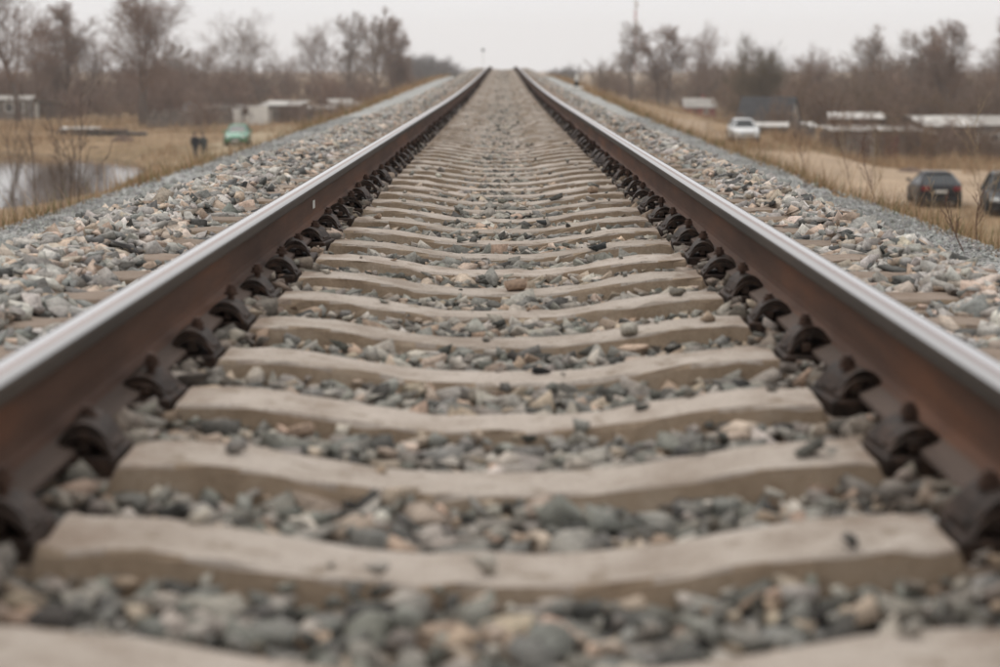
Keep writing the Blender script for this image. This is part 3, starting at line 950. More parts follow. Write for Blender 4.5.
def segs_to_arrays(segs, thick=0.05):
    P0 = np.array([s[0] for s in segs]); P1 = np.array([s[1] for s in segs]); R0 = np.array([s[2] for s in segs]); R1 = np.array([s[3] for s in segs])
    V, T, off = [], [], 0
    tip = R1 == 0
    for sel, k, spike in ((~tip & (R0 > thick), 7, False), (~tip & (R0 <= thick), 3, False), (tip, 3, True)):
        n = int(sel.sum())
        if not n: continue
        p0, p1, a0, a1 = P0[sel], P1[sel], R0[sel], R1[sel]
        d = p1 - p0; d /= np.maximum(1e-9, np.linalg.norm(d, axis=1))[:, None]
        ref = np.where(np.abs(d[:, 2:3]) > 0.9, np.array([[1.0, 0, 0]]), np.array([[0, 0, 1.0]]))
        u = np.cross(d, ref); u /= np.linalg.norm(u, axis=1)[:, None]; w = np.cross(d, u)
        an = np.arange(k) * 2 * np.pi / k
        ring = np.cos(an)[None, :, None] * u[:, None, :] + np.sin(an)[None, :, None] * w[:, None, :]
        A = p0[:, None] + ring * a0[:, None, None]
        j = np.arange(k); jn = (j + 1) % k
        if spike:
            v = np.concatenate([A, p1[:, None]], 1)
            f = np.stack([j, jn, np.full(k, k)], -1)
        else:
            v = np.concatenate([A, p1[:, None] + ring * a1[:, None, None]], 1)
            f = np.concatenate([np.stack([j, jn, jn + k], -1), np.stack([j, jn + k, j + k], -1)])
        m = v.shape[1]
        V.append(v.reshape(-1, 3)); T.append((f[None] + (np.arange(n) * m)[:, None, None] + off).reshape(-1, 3)); off += n * m
    return np.concatenate(V), np.concatenate(T)

CFG = dict(
    round=dict(seg=[7, 4, 3, 2, 1], start=[1, 0, 0, 0, 0], kids=[4, 2, 2, 2, 0], ang=[(30, 62), (22, 50), (20, 48), (15, 45)], len=[0.60, 0.55, 0.66, 1.1], up=[0.1, 0.12, 0.08, 0.05, 0.0], wob=[0.10, 0.14, 0.17, 0.2, 0.2], taper=0.30, rmin=0.012),
    tall=dict(seg=[10, 4, 3, 2, 1], start=[2, 0, 0, 0, 0], kids=[3, 2, 2, 2, 0], ang=[(24, 48), (20, 48), (18, 45), (15, 45)], len=[0.38, 0.55, 0.70, 1.15], up=[0.15, 0.16, 0.10, 0.06, 0.0], wob=[0.06, 0.12, 0.16, 0.2, 0.2], taper=0.42, rmin=0.012),
    willow=dict(seg=[8, 5, 3, 2, 1], start=[2, 0, 0, 0, 0], kids=[2, 2, 2, 2, 0], ang=[(22, 48), (22, 50), (20, 48), (15, 50)], len=[0.52, 0.5, 0.66, 1.15], up=[0.12, 0.13, 0.08, 0.02, -0.03], wob=[0.09, 0.13, 0.17, 0.2, 0.22], taper=0.3, rmin=0.012),
)
def tree_meshes(kind, seed, H, trunks, mat_twig, mat_bark):
    r = np.random.default_rng(seed); segs = []
    for k in range(trunks):
        a = 2 * math.pi * k / max(1, trunks) + r.uniform(0, 1)
        tilt = 0.0 if trunks == 1 else r.uniform(0.14, 0.24)
        d = _norm(np.array([math.cos(a) * tilt, math.sin(a) * tilt * 0.6, 1.0]))
        grow(r, np.array([math.cos(a) * 0.2 * (trunks > 1), 0.0, -0.3]), d, H * (1 if k == 0 else r.uniform(0.8, 0.95)) * 0.86, H * 0.019 * (1 if trunks == 1 else 0.8), 0, CFG[kind], segs)
    tv = segs_to_arrays([s for s in segs if s[4] == 0]); cv = segs_to_arrays([s for s in segs if s[4] > 0])
    return tri_mesh('trunk', *tv, mat_bark, smooth=True), tri_mesh('crown', *cv, mat_twig)
TREES = dict(
    round_a=tree_meshes('round', 4, 10, 1, M_TWIGS_B, M_BARK), round_b=tree_meshes('round', 9, 10, 1, M_TWIGS_A, M_BARK),
    tall_a=tree_meshes('tall', 5, 10, 1, M_TWIGS_B, M_BARK), tall_b=tree_meshes('tall', 14, 10, 2, M_TWIGS_A, M_BARK), tall_c=tree_meshes('tall', 24, 10, 1, M_TWIGS_B, M_BIRCH),
    willow_a=tree_meshes('willow', 6, 10, 2, M_TWIGS_A, M_BARK), willow_b=tree_meshes('willow', 17, 10, 1, M_TWIGS_A, M_BARK),
    olive=tree_meshes('round', 31, 10, 2, M_TWIGS_C, M_BARK))
TOPZ = {}
def tree(kind, px, base_y, Y, top_y, wide, label, rz=0.0, cat='tree', name='bare_tree'):
    """px, base and top pixel rows fix where it stands and how high it is at distance Y; wide scales the crown"""
    b = at(px, base_y, Y); X = b.x
    z = float(z_ground(X, Y)); H = at(px, top_y, Y).z - z
    o = empty(name, (X, Y, z - 0.05), rz)
    k = H / max(v.co.z for v in TREES[kind][1].vertices) if kind not in TOPZ else H / TOPZ[kind]
    TOPZ[kind] = H / k
    k *= 1.10
    o.scale = (k * wide * 1.15, k * wide * 1.15, k)
    tag(o, label, cat, 'bare trees behind the allotments')
    t, c = TREES[kind]
    link('trunk', t, o); link('crown', c, o)
    return o
T = [
 ('willow_b', 18, 112, 172, -42, 1.05, 'tall bare reddish brown tree at the far left edge, above the window shed', 0.4),
 ('round_b', 34, 112, 196, 14, 0.75, 'dense reddish bare tree between the far left tree and the grey-roofed shed', 1.5),
 ('tall_b', 62, 112, 205, 8, 1.1, 'slim bare tree right behind the grey-roofed shed, half hidden in brush', 1.1),
 ('round_b', 98, 114, 208, 34, 0.8, 'low reddish bare tree left of the forked tree', 4.4),
 ('willow_a', 143, 114, 165, -30, 0.92, 'tall forked bare tree with two leaning trunks behind the pond', 0.15),
 ('tall_a', 178, 112, 200, 44, 1.0, 'slim bare tree close right of the forked tree', 2.9),
 ('round_b', 205, 108, 235, 42, 1.0, 'small bare tree between the forked tree and the round-crowned tree', 2.0),
 ('round_a', 262, 104, 225, 14, 1.05, 'bare tree with a broad round crown above the long low sheds', 0.9),
 ('round_b', 320, 104, 240, 22, 0.72, 'slender bare tree with a small rounded crown, right of the round-crowned tree', 3.0),
 ('tall_a', 350, 104, 235, 17, 0.95, 'tall bare tree, leftmost of the trio nearest the left rail', 0.6),
 ('tall_c', 374, 104, 228, 13, 0.95, 'tall pale-barked bare tree in the middle of the trio nearest the left rail', 2.2),
 ('tall_b', 396, 104, 240, 22, 0.85, 'bushy bare tree, rightmost of the trio nearest the left rail', 4.1),
 ('tall_a', 631, 98, 250, 26, 1.0, 'slim bare tree below the red and white mast', 1.7),
 ('tall_b', 664, 98, 245, 30, 1.1, 'bare tree, left one of the pair above the red house', 0.2),
 ('round_b', 702, 100, 250, 24, 0.62, 'bushy dark bare tree, right one of the pair above the red house', 1.0),
 ('olive', 757, 120, 153, 36, 0.62, 'dark olive-brown tree rising over the black steep roof', 2.4),
 ('round_b', 808, 118, 205, 46, 0.9, 'low broad bare tree right of the black steep roof', 0.7),
 ('tall_c', 868, 120, 200, 30, 1.1, 'tall pale bare tree above the long white-roofed shed', 3.3),
 ('tall_a', 917, 120, 190, 32, 1.15, 'tall bare tree above the rear of the black hatchback', 0.0),
 ('tall_b', 947, 122, 180, 26, 1.0, 'reddish bare tree, second from the right edge', 5.0),
 ('willow_b', 988, 124, 165, 22, 0.8, 'spreading bare tree at the right edge of the photo', 2.6),
]
for a in T: tree(*a[:7], rz=a[7])

# brushwood: one tangled mass on each side
def bush_arrays(seed, n_stem=7, fat=1.9):
    r = np.random.default_rng(seed); segs = []
    cfg = dict(seg=[4, 3, 1], start=[0, 0, 0], kids=[2, 2, 0], ang=[(20, 55), (20, 60)], len=[0.55, 0.75], up=[0.1, 0.06, 0], wob=[0.12, 0.2, 0.25], taper=0.3, rmin=0.016)
    for k in range(n_stem):
        a = r.uniform(0, 6.28); s = r.uniform(0.1, 0.55)
        grow(r, np.array([math.cos(a) * 0.04, math.sin(a) * 0.04, -0.03]), _norm(np.array([math.cos(a) * s, math.sin(a) * s, 1.0])), r.uniform(0.7, 1.05), 0.02, 0, cfg, segs)
    P = segs_to_arrays([(p * 5, q * 5, ra * (1.3 if l == 0 else fat), rb * (1.3 if l == 0 else fat), l) for p, q, ra, rb, l in segs], 9)
    return P
BUSH = [bush_arrays(s) for s in range(6)]
BUSH_FAR = [bush_arrays(s + 40, 5, 2.8) for s in range(4)]
def thicket(name, label, spots, seed, tint, kinds=BUSH):
    r = np.random.default_rng(seed); out = []
    for (px, Y, top) in spots:
        X = at(px, 100, Y).x
        z = float(z_ground(X, Y)); H = at(px, top, Y).z - z
        v, t = kinds[r.integers(0, len(kinds))]
        a = r.uniform(0, 6.28); ca, sa = math.cos(a), math.sin(a)
        k = H / 5.0; kw = k * r.uniform(0.9, 1.3)
        w = np.stack([(v[:, 0] * ca - v[:, 1] * sa) * kw + X, (v[:, 0] * sa + v[:, 1] * ca) * kw + Y, v[:, 2] * k + z], -1)
        g = r.uniform(0, 1)
        c = (np.array(tint[0]) * (1 - g) + np.array(tint[1]) * g) * r.uniform(0.7, 1.3)
        out.append((w, t, np.repeat(c[None], len(v), 0)))
    v, t, c = join_piles(out)
    tag(link(name, tri_mesh(name, v, t, M_TWIG, c)), label, kind='stuff')
    return len(t)
r6 = np.random.default_rng(123)
def brush_spots(px0, px1, rows, step=7.0, seed=0):
    out = []
    for Y, top in rows:
        for px in np.arange(px0, px1, step):
            n = vnoise(np.array(px), np.array(Y), 34, seed) * 13 + vnoise(np.array(px), np.array(Y), 13, seed + 1) * 7
            if vnoise(np.array(px), np.array(Y * 1.3), 22, seed + 4) < -0.55: continue
            out.append((px + r6.uniform(-5, 5), Y + r6.uniform(-7, 7), top + float(n) + r6.uniform(-4, 5)))
    return out
sp = brush_spots(-25, 235, ((202, 88), (222, 80), (246, 71)), 7.5, 3) + brush_spots(66, 235, ((181, 98), (190, 90)), 8, 23) + brush_spots(235, 395, ((208, 92), (232, 84), (252, 76)), 8, 5) + brush_spots(395, 422, ((245, 84),), 7, 6) + brush_spots(232, 385, ((172, 101),), 10, 14) + brush_spots(150, 232, ((158, 112),), 11, 33)
N_TRI += thicket('brushwood', 'brown bare brushwood behind the left sheds', sp, 1, ((0.165, 0.098, 0.07), (0.20, 0.142, 0.112)))
sp = brush_spots(604, 735, ((262, 88), (276, 83), (292, 79)), 6.5, 7) + brush_spots(735, 1035, ((186, 90), (206, 82), (226, 74)), 8, 9) + brush_spots(806, 1035, ((158, 100),), 9, 11) + brush_spots(836, 1010, ((114.5, 127),), 10, 18) + brush_spots(795, 840, ((113, 130),), 9, 31) + brush_spots(736, 806, ((136, 119),), 12, 28)
N_TRI += thicket('brushwood', 'brown bare brushwood behind the right sheds', sp, 2, ((0.165, 0.108, 0.066), (0.20, 0.135, 0.105)))
sp = []
for px in np.concatenate([np.arange(396, 458, 3.2), np.arange(552, 640, 3.2)]):
    for Y in (450, 500, 560):
        top = 65 if px < 500 else 70
        if px > 440: top = 65 + (px - 440) * 0.45
        if 500 < px < 575: top = 76 - (px - 552) * 0.25
        sp.append((px + r6.uniform(-3, 3), Y + r6.uniform(-20, 20), top + r6.uniform(-3, 3)))
N_TRI += thicket('far_woods', 'bluish far woods on the horizon on both sides of the track', sp, 3, ((0.09, 0.082, 0.078), (0.12, 0.105, 0.10)), BUSH_FAR)

# ------------------------------------------------------------------ saplings and weeds on the slopes
M_STEM_R = plain('reddish_weed_stem', (0.13, 0.07, 0.05), 0.8, var=0.3, scale=20)
M_STEM_T = plain('straw_weed_stem', (0.36, 0.27, 0.17), 0.85, var=0.25, scale=20)
def stem_plant(name, label, X, Y, H, seed, mat, lean=(0, 0), stems=1, kids=2, rmin=0.003, rad=0.008, cat_='plant', group=None):
    r = np.random.default_rng(seed); segs = []
    cfg = dict(seg=[7, 4, 2], start=[2, 1, 0], kids=[kids, 1, 0], ang=[(22, 45), (20, 50)], len=[0.36, 0.45], up=[0.05, 0.10, 0.05], wob=[0.06, 0.10, 0.15], taper=0.45, rmin=rmin)
    for k in range(stems):
        a = r.uniform(0, 6.28); s = 0.0 if stems == 1 else r.uniform(0.05, 0.25)
        grow(r, np.array([math.cos(a) * 0.05 * (stems > 1), math.sin(a) * 0.05 * (stems > 1), -0.03]), _norm(np.array([math.cos(a) * s + lean[0], math.sin(a) * s + lean[1], 1.0])), H * r.uniform(0.75, 1.0) / (1 + 0.2 * abs(lean[0])), rad, 0, cfg, segs)
    z = float(z_ground(X, Y))
    o = empty(name, (X, Y, z)); tag(o, label, cat_, group)
    tv = segs_to_arrays([s for s in segs if s[4] == 0]); cv = segs_to_arrays([s for s in segs if s[4] > 0])
    link('stem', tri_mesh('stem', *tv, mat), o); tag(link('twigs', tri_mesh('twigs', *cv, mat), o), kind='stuff')
    return o
def on_slope(px, Y): return at(px, 100, Y).x
def top_h(px, top, Y):
    X = on_slope(px, Y); return at(px, top, Y).z - float(z_ground(X, Y))
M_SAPL = plain('grey_sapling_bark', (0.14, 0.105, 0.085), 0.85, var=0.25, scale=8)
for (px, Y, top, seed, lab, st) in ((72, 27, 108, 3, 'tallest thin bare sapling in front of the pond', 1), (62, 26, 140, 8, 'short twiggy sapling just left of the tallest one by the pond', 2),
                                    (40, 29, 150, 12, 'low bare sapling with crooked twigs at the middle of the pond', 1), (24, 31, 150, 19, 'leftmost thin leaning sapling in front of the pond', 1)):
    stem_plant('sapling', lab, on_slope(px, Y), Y, top_h(px, top, Y) * 1.3, seed, M_SAPL, lean=(0.06 if px > 50 else -0.12, 0), stems=st, rmin=0.007, rad=0.02, cat_='sapling', group='bare saplings on the left slope')
W = [(994, 11.2, 198, 3, M_STEM_R, -0.55, 'reddish dry weed leaning left across the gravel at the right edge'),
     (983, 12.0, 222, 5, M_STEM_R, -0.1, 'short dark dry weed in the gravel under the leaning reddish weed'),
     (992, 16.5, 148, 9, M_STEM_T, 0.02, 'tall straw-coloured weed stalk in front of the car at the right edge'),
     (974, 15.5, 190, 11, M_STEM_T, 0.25, 'pale straw stalk right of the black hatchback, leaning right'),
     (938, 14.5, 196, 13, M_STEM_T, -0.15, 'small straw weed below the rear of the black hatchback'),
     (888, 17.5, 168, 15, M_STEM_R, -0.2, 'brown dry weed left of the black hatchback'),
     (876, 18.0, 150, 17, M_STEM_T, 0.05, 'thin straw stalk in front of the sandy lot'),
     (858, 21, 128, 21, M_STEM_R, -0.05, 'tall thin brown stalk below the long white-roofed shed'),
     (818, 24, 146, 23, M_STEM_R, -0.3, 'dark bent weed on the slope left of the sandy lot'),
     (842, 23, 150, 27, M_STEM_T, 0.1, 'straw stalk between the bent weed and the tall thin brown stalk')]
for (px, Y, top, seed, mat, ln, lab) in W:
    X = max(on_slope(px, Y), BR - 0.28)
    if px > 990 and Y < 12: X = BR - 0.25
    h = at(px, top, Y).z - float(z_ground(X, Y))
    stem_plant('dry_weed', lab, X, Y, max(0.25, h) * 1.45, seed, mat, lean=(ln, 0), kids=2, rmin=0.0026, rad=0.006, cat_='weed', group='dry weeds on the right slope')

# ------------------------------------------------------------------ sheds, houses, fences
M_WOOD_G = plain('grey_weathered_boards', (0.20, 0.175, 0.155), 0.9, var=0.35, scale=2.5)
M_FENCE = plain('patchy_grey_boards', (0.17, 0.14, 0.12), 0.9, var=0.75, scale=5)
M_WOOD_B = plain('brown_boards', (0.15, 0.11, 0.085), 0.9, var=0.35, scale=2.5)
M_WOOD_R = plain('faded_red_boards', (0.20, 0.085, 0.065), 0.85, var=0.3, scale=2.5)
M_RED = plain('red_painted_wall', (0.30, 0.09, 0.075), 0.8, var=0.2, scale=2)
M_ROOF_W = plain('pale_corrugated_sheet', (0.47, 0.445, 0.41), 0.7, var=0.4, scale=0.9)
M_ROOF_G = plain('grey_fibre_cement', (0.34, 0.315, 0.285), 0.85, var=0.25, scale=1.2)
M_ROOF_D = plain('black_roofing_felt', (0.045, 0.045, 0.048), 0.8, var=0.25, scale=1.5)
M_SHEET = plain('whitewashed_sheet', (0.74, 0.72, 0.67), 0.7, var=0.15, scale=1.5)
M_CREAM = plain('cream_plaster', (0.60, 0.50, 0.42), 0.85, var=0.06, scale=0.2)
M_DARK = plain('dark_opening', (0.03, 0.028, 0.026), 0.6, var=0.2)
M_GLASS = plain('window_pane', (0.05, 0.055, 0.06), 0.08, var=0.1, spec=0.8)
M_POLY = plain('greenhouse_film', (0.34, 0.38, 0.42), 0.35, var=0.08, scale=3)

def corrugated(w, d, pitch, amp, th):
    """ribbed sheet, ridges along y, origin in the middle, sloping handled by the object"""
    b = MB(); n = max(6, int(w / pitch) * 2)
    top = [(-w / 2 + w * k / n, amp * (k % 2)) for k in range(n + 1)]
    b.prism(top + [(x, z - th) for x, z in top[::-1]], 'y', -d / 2, d / 2)
    return b

def shed(label, px, Y, w, d, h, wall, roof, slope=0.12, rz=0.0, doors=(), windows=(), name='shed', sink=0.0, gable=False, post=False, cat_='shed', group=None, base=None, roof_h=0.9):
    """box shed: w along x, d along y; doors and windows are (x, z0, width, height, material) on the wall that faces the camera"""
    X = at(px, 100, Y).x
    z = (float(z_ground(X, Y)) if base is None else base) - sink
    o = empty(name, (X, Y, z), rz); tag(o, label, cat_, group)
    b = MB()
    if gable:
        b.prism([(-w / 2, 0), (w / 2, 0), (w / 2, h), (0, h + roof_h), (-w / 2, h)] if gable == 'front' else [(-d / 2, 0), (d / 2, 0), (d / 2, h), (0, h + roof_h), (-d / 2, h)], 'y' if gable == 'front' else 'x', -(d if gable == 'front' else w) / 2, (d if gable == 'front' else w) / 2)
    else:
        b.box((0, 0, h / 2), (w, d, h))
    nb = int(w / 0.35)
    if not gable:
        for k in range(nb + 1):                                  # cover strips on the boards
            b.box((-w / 2 + w * k / nb, -d / 2 - 0.012, h / 2 - 0.01), (0.05, 0.03, h - 0.04))
    b.build('wall', wall, o)
    if gable:
        half = (w if gable == 'front' else d) / 2
        L = (d if gable == 'front' else w) + 0.4
        sl = math.hypot(half + 0.25, roof_h * (half + 0.25) / half); an = math.atan2(roof_h, half)
        for s in (-1, 1):
            b = MB(); b.box((0, 0, 0), (sl, L, 0.07) if gable == 'front' else (L, sl, 0.07))
            mx = s * (half + 0.25) / 2; mz = h + roof_h - (roof_h * (half + 0.25) / half) / 2 + 0.05
            b.build('roof', roof, o, (mx, 0, mz) if gable == 'front' else (0, mx, mz), (0, s * an, 0) if gable == 'front' else (-s * an, 0, 0))
    else:
        corrugated(w + 0.5, d + 0.6, 0.18, 0.035, 0.02).build('roof', roof, o, (0, 0, h + 0.04 + slope * d / 2), (slope, 0, 0))
        b = MB(); b.prism([(-d / 2, h), (d / 2, h), (d / 2, h + slope * d)], 'x', -w / 2 + 0.02, w / 2 - 0.02); b.build('gable_board', wall, o)
    for (x, z0, ww, hh, m) in doors:
        dd = MB().box((x, -d / 2 - 0.035, z0 + hh / 2), (ww, 0.05, hh), bev=0.01).build('door', m, o)
        MB().box((x + ww * 0.38, -d / 2 - 0.075, z0 + hh * 0.5), (0.05, 0.03, 0.14)).build('handle', M_DARK, dd)
    for (x, z0, ww, hh, m) in windows:
        f = MB()
        for (cx, cz, sx, sz) in ((0, hh / 2, ww + 0.1, 0.08), (0, -hh / 2, ww + 0.1, 0.08), (-ww / 2, 0, 0.08, hh), (ww / 2, 0, 0.08, hh)):
            f.box((x + cx, -d / 2 - 0.03, z0 + hh / 2 + cz), (sx, 0.06, sz))
        f = f.build('window', M_SHEET, o)
        MB().box((x, -d / 2 - 0.012, z0 + hh / 2), (ww - 0.08, 0.02, hh - 0.08)).build('pane', m, f)
    return o

# left side
shed('low board shed with a white-framed window at the far left edge', 8, 184, 4.6, 3, 2.0, M_WOOD_G, M_ROOF_G, 0.10, 0.05, windows=((0.4, 0.8, 0.8, 0.95, M_GLASS), (1.5, 0.8, 0.7, 0.95, M_GLASS)), doors=((-1.4, 0, 0.9, 1.8, M_WOOD_B),), group='allotment sheds on the left')
shed('small dark shed under a pale grey sloping roof, left of the forked tree', 48, 188, 3.2, 2.6, 1.7, M_WOOD_B, M_ROOF_W, -0.22, -0.05, doors=((-1.0, 0, 0.8, 1.6, M_SHEET),), group='allotment sheds on the left')
shed('tiny lean-to with a dark roof right of the pale-roofed small shed', 70, 192, 1.9, 1.8, 1.3, M_WOOD_B, M_ROOF_D, -0.15, 0, group='allotment sheds on the left')
shed('long dark low shed with a narrow white roof above the white panel fence', 245, 180, 7.5, 3, 1.35, M_WOOD_B, M_ROOF_G, 0.07, 0.1, doors=((2.0, 0, 0.9, 1.2, M_WOOD_G),), group='allotment sheds on the left')
shed('brown board shed with a bright sloping roof below the broad round-crowned tree', 284, 176, 3.7, 3, 1.7, M_WOOD_B, M_ROOF_W, 0.12, -0.2, doors=((-0.5, 0, 0.9, 1.5, M_WOOD_G),), group='allotment sheds on the left')
shed('pale grey shed with a flat roof, second shed left of the left rail', 318, 180, 3.2, 3, 1.35, M_ROOF_G, M_ROOF_G, 0.08, 0.05, doors=((0.3, 0, 0.8, 1.2, M_WOOD_G),), group='allotment sheds on the left')
shed('low whitish shed nearest the left rail', 361, 186, 3.0, 3, 1.5, M_ROOF_G, M_ROOF_G, 0.08, 0.0, doors=((0.6, 0, 0.8, 1.3, M_ROOF_G),), group='allotment sheds on the left')
shed('small brown shed between the flat grey shed and the low whitish shed', 341, 190, 2.2, 2.4, 1.6, M_WOOD_G, M_ROOF_G, 0.15, 0.2, group='allotment sheds on the left')
# small arched greenhouse
gh = at(190, 100, 184); gz = float(z_ground(gh.x, 184))
g = empty('greenhouse', (gh.x, 184, gz), 0.1); g.scale = (0.85, 0.85, 0.9); tag(g, 'pale blue arched film greenhouse behind the grey plank fence', 'greenhouse')
arc = [(1.0 * math.cos(math.pi * k / 12), 0.9 + 1.3 * math.sin(math.pi * k / 12)) for k in range(13)]
b = MB(); b.prism([(1.0, 0)] + arc + [(-1.0, 0)], 'y', -1.8, 1.8); b.build('film', M_POLY, g, smooth=False)
for yy in (-1.81, 0, 1.81):
    b = MB()
    for k in range(12):
        p, q = arc[k], arc[k + 1]; b.cyl((p[0] * 1.02, yy, p[1] * 1.01), (q[0] * 1.02, yy, q[1] * 1.01), 0.03, n=6)
    b.build('hoop', M_ROOF_G, g)
MB().box((0, -1.84, 0.85), (0.7, 0.04, 1.7), bev=0.01).build('door', M_SHEET, g)

def fence(label, px0, px1, Y0, Y1, h, mat, seed, plank=0.16, gap=0.012, cat_='fence', jag=0.10):
    r = random.Random(seed)
    a, b_ = at(px0, 100, Y0), at(px1, 100, Y1)
    o = empty('plank_fence', (a.x, Y0, float(z_ground(a.x, Y0)))); tag(o, label, cat_)
    d = Vector((b_.x - a.x, Y1 - Y0, 0)); L = d.length; an = math.atan2(d.y, d.x); o.rotation_euler = (0, 0, an)
    z1 = float(z_ground(b_.x, Y1)) - float(z_ground(a.x, Y0))
    u = 0.0
    b = MB()
    while u < L:
        w = plank * r.uniform(0.7, 1.4)
        if r.random() < 0.06: u += w; continue
        hh = h + r.uniform(-jag, jag)
        b.box((u + w / 2, r.uniform(-0.012, 0.012), hh / 2 - 0.03 + z1 * u / L), (w - gap, 0.025, hh), rot=(0, r.gauss(0, 0.015), 0))
        u += w
    pl = b.build('planks', mat, o); tag(pl, kind='stuff')
    for k in range(int(L / 2.4) + 1):
        MB().box((min(L, k * 2.4), 0.06, h * 0.47 + z1 * k * 2.4 / L), (0.09, 0.08, h * 1.0)).build('post', mat, o)
    for zz in (0.3, 0.8):
        MB().box((L / 2, 0.03, h * zz + z1 / 2), (L, 0.03, 0.07), rot=(0, -math.atan2(z1, L), 0)).build('fence_rail', mat, o)
    return o
fence('grey weathered plank fence behind the two people', 148, 231, 160, 166, 1.45, M_FENCE, 1, jag=0.28)
# white sheet fence, its panels told apart
a = at(232, 100, 167); wf = empty('panel_fence', (a.x, 167, float(z_ground(a.x, 167))), -0.03)
tag(wf, 'white sheet-panel fence right behind the green car', 'fence')
for k, (w, h, dy, tl) in enumerate(((0.95, 1.45, 0, 0.02), (0.55, 0.95, 0.15, -0.03), (0.95, 1.7, 0.05, 0.01), (0.9, 1.75, 0.0, -0.01), (0.28, 1.45, 0.1, 0.0))):
    MB().box((0.45 + (0, 0.78, 1.5, 2.42, 3.05)[k], dy, h / 2 - 0.02), (w, 0.05, h), rot=(0, tl, 0), bev=0.012).build('panel', M_SHEET if k < 4 else M_ROOF_G, wf)
for k in range(4):
    MB().box((0.02 + k * 1.02, 0.14, 0.7), (0.08, 0.08, 1.4)).build('post', M_WOOD_G, wf)

# dark timber stack with pale slabs, by the far shore
a = at(100, 100, 143); tz = float(z_ground(a.x, 143))
ts = empty('timber_stack', (a.x, 143, tz), -0.05); tag(ts, 'long low stack of dark timbers topped with pale slabs, beyond the pond', 'timber stack')
rr = random.Random(3)
for k in range(9):
    u = -3.0 + k * 0.78
    for lay in range(2):
        if lay == 1 and k > 6: continue
        MB().box((u, rr.uniform(-0.1, 0.1), 0.15 + lay * 0.26), (0.74 + rr.uniform(-0.05, 0.03), 0.9, 0.24), rot=(0, rr.gauss(0, 0.03), rr.gauss(0, 0.05)), bev=0.02).build('timber', M_WOOD_B if lay else M_DARK, ts)
for k in range(6):
    MB().box((-2.9 + k * 0.52, rr.uniform(-0.15, 0.15), 0.60 + 0.03 * (k % 2)), (0.55, 0.7, 0.07), rot=(rr.gauss(0, 0.06), rr.gauss(0, 0.06), rr.gauss(0, 0.3)), bev=0.015).build('slab', M_SHEET, ts)
# earth heap by the shore
def heap(name, label, px, Y, rad, h, mat, seed):
    r = np.random.default_rng(seed)
    X = at(px, 100, Y).x
    n, m = 24, 7; V = [(0, 0, h)]; F = []
    for j in range(1, m):
        for i in range(n):
            a = 2 * math.pi * i / n; q = j / (m - 1)
            rr_ = rad * q * (1 + 0.12 * math.sin(3 * a + seed) + r.normal(0, 0.03))
            V.append((rr_ * math.cos(a) * 1.3, rr_ * math.sin(a), h * (1 - q) ** 0.8 + r.normal(0, 0.04) * (1 - q) - 0.1 * (j == m - 1)))
    for i in range(n): F.append((0, 1 + i, 1 + (i + 1) % n))
    for j in range(m - 2):
        for i in range(n):
            a, b_ = 1 + j * n + i, 1 + j * n + (i + 1) % n
            F.append((a, a + n, b_ + n, b_))
    me = bpy.data.meshes.new(name); me.from_pydata(V, [], F); me.materials.append(mat)
    for p in me.polygons: p.use_smooth = True
    o = link(name, me, None, (X, Y, float(z_ground(X, Y)) - 0.02)); tag(o, label, 'heap')
M_EARTH = plain('dark_earth', (0.13, 0.085, 0.06), 1.0, var=0.35, scale=3, bump=0.6)
heap('earth_heap', 'small reddish earth heap on the far shore of the pond', 123, 131, 0.75, 0.62, M_EARTH, 4)
heap('earth_heap', 'flat dark earth patch at the front of the right field, beyond the black hatchback', 912, 97, 0.8, 0.30, M_EARTH, 7)

# right side
rh = shed('small red-walled house with a pale roof beside the dirt track', 699, 215, 3.6, 3.2, 1.25, M_RED, M_ROOF_G, gable='side', roof_h=0.95, name='house', cat_='house', windows=((0.7, 0.45, 0.5, 0.5, M_GLASS),), doors=((-0.6, 0, 0.6, 1.15, M_WOOD_R),))
MB().box((0.5, 0.2, 2.35), (0.35, 0.35, 0.6), bev=0.02).build('chimney', M_RED, rh)
bn = shed('black steep-roofed barn behind the white car', 769, 146, 4.2, 3.6, 1.1, M_WOOD_B, M_ROOF_D, gable='side', roof_h=2.3, rz=-0.45, name='barn', cat_='barn', windows=((-1.2, 0.25, 0.5, 0.45, M_GLASS),), doors=((0.7, 0, 0.8, 0.85, M_DARK),))
MB().prism([(-1.7, 1.15), (1.7, 1.15), (0, 3.27)], 'x', 2.11, 2.16).build('gable_board', M_ROOF_G, bn)
shed('low shed with a flat white roof right of the white car', 786, 128, 3.8, 3, 1.15, M_WOOD_G, M_ROOF_W, 0.06, -0.05, group='garden sheds on the right', doors=((-0.8, 0, 0.8, 1.0, M_WOOD_B),))
shed('long board shed with a corrugated white roof above the sandy lot', 872, 119, 5.6, 3.2, 1.85, M_WOOD_G, M_ROOF_W, 0.05, 0.02, group='garden sheds on the right', doors=((-2.0, 0, 0.8, 1.6, M_WOOD_G), (-0.3, 0, 0.35, 1.65, M_SHEET), (1.0, 0, 1.0, 1.6, M_WOOD_R), (2.3, 0, 0.8, 1.6, M_WOOD_B)))
shed('dark red plank shed joined to the right end of the long white-roofed shed', 921, 121, 1.5, 2.6, 1.5, M_WOOD_R, M_WOOD_B, 0.1, 0.0, group='garden sheds on the right')
shed('low shed with a pale pinkish roof behind the long white-roofed shed', 857, 132, 3.6, 3, 2.2, M_WOOD_B, M_ROOF_W, 0.10, -0.15, group='garden sheds on the right')
shed('small dark-fronted shed with an upturned white roof behind the long shed', 893, 135, 2.8, 2.6, 2.3, M_DARK, M_ROOF_G, -0.12, 0.1, group='garden sheds on the right')
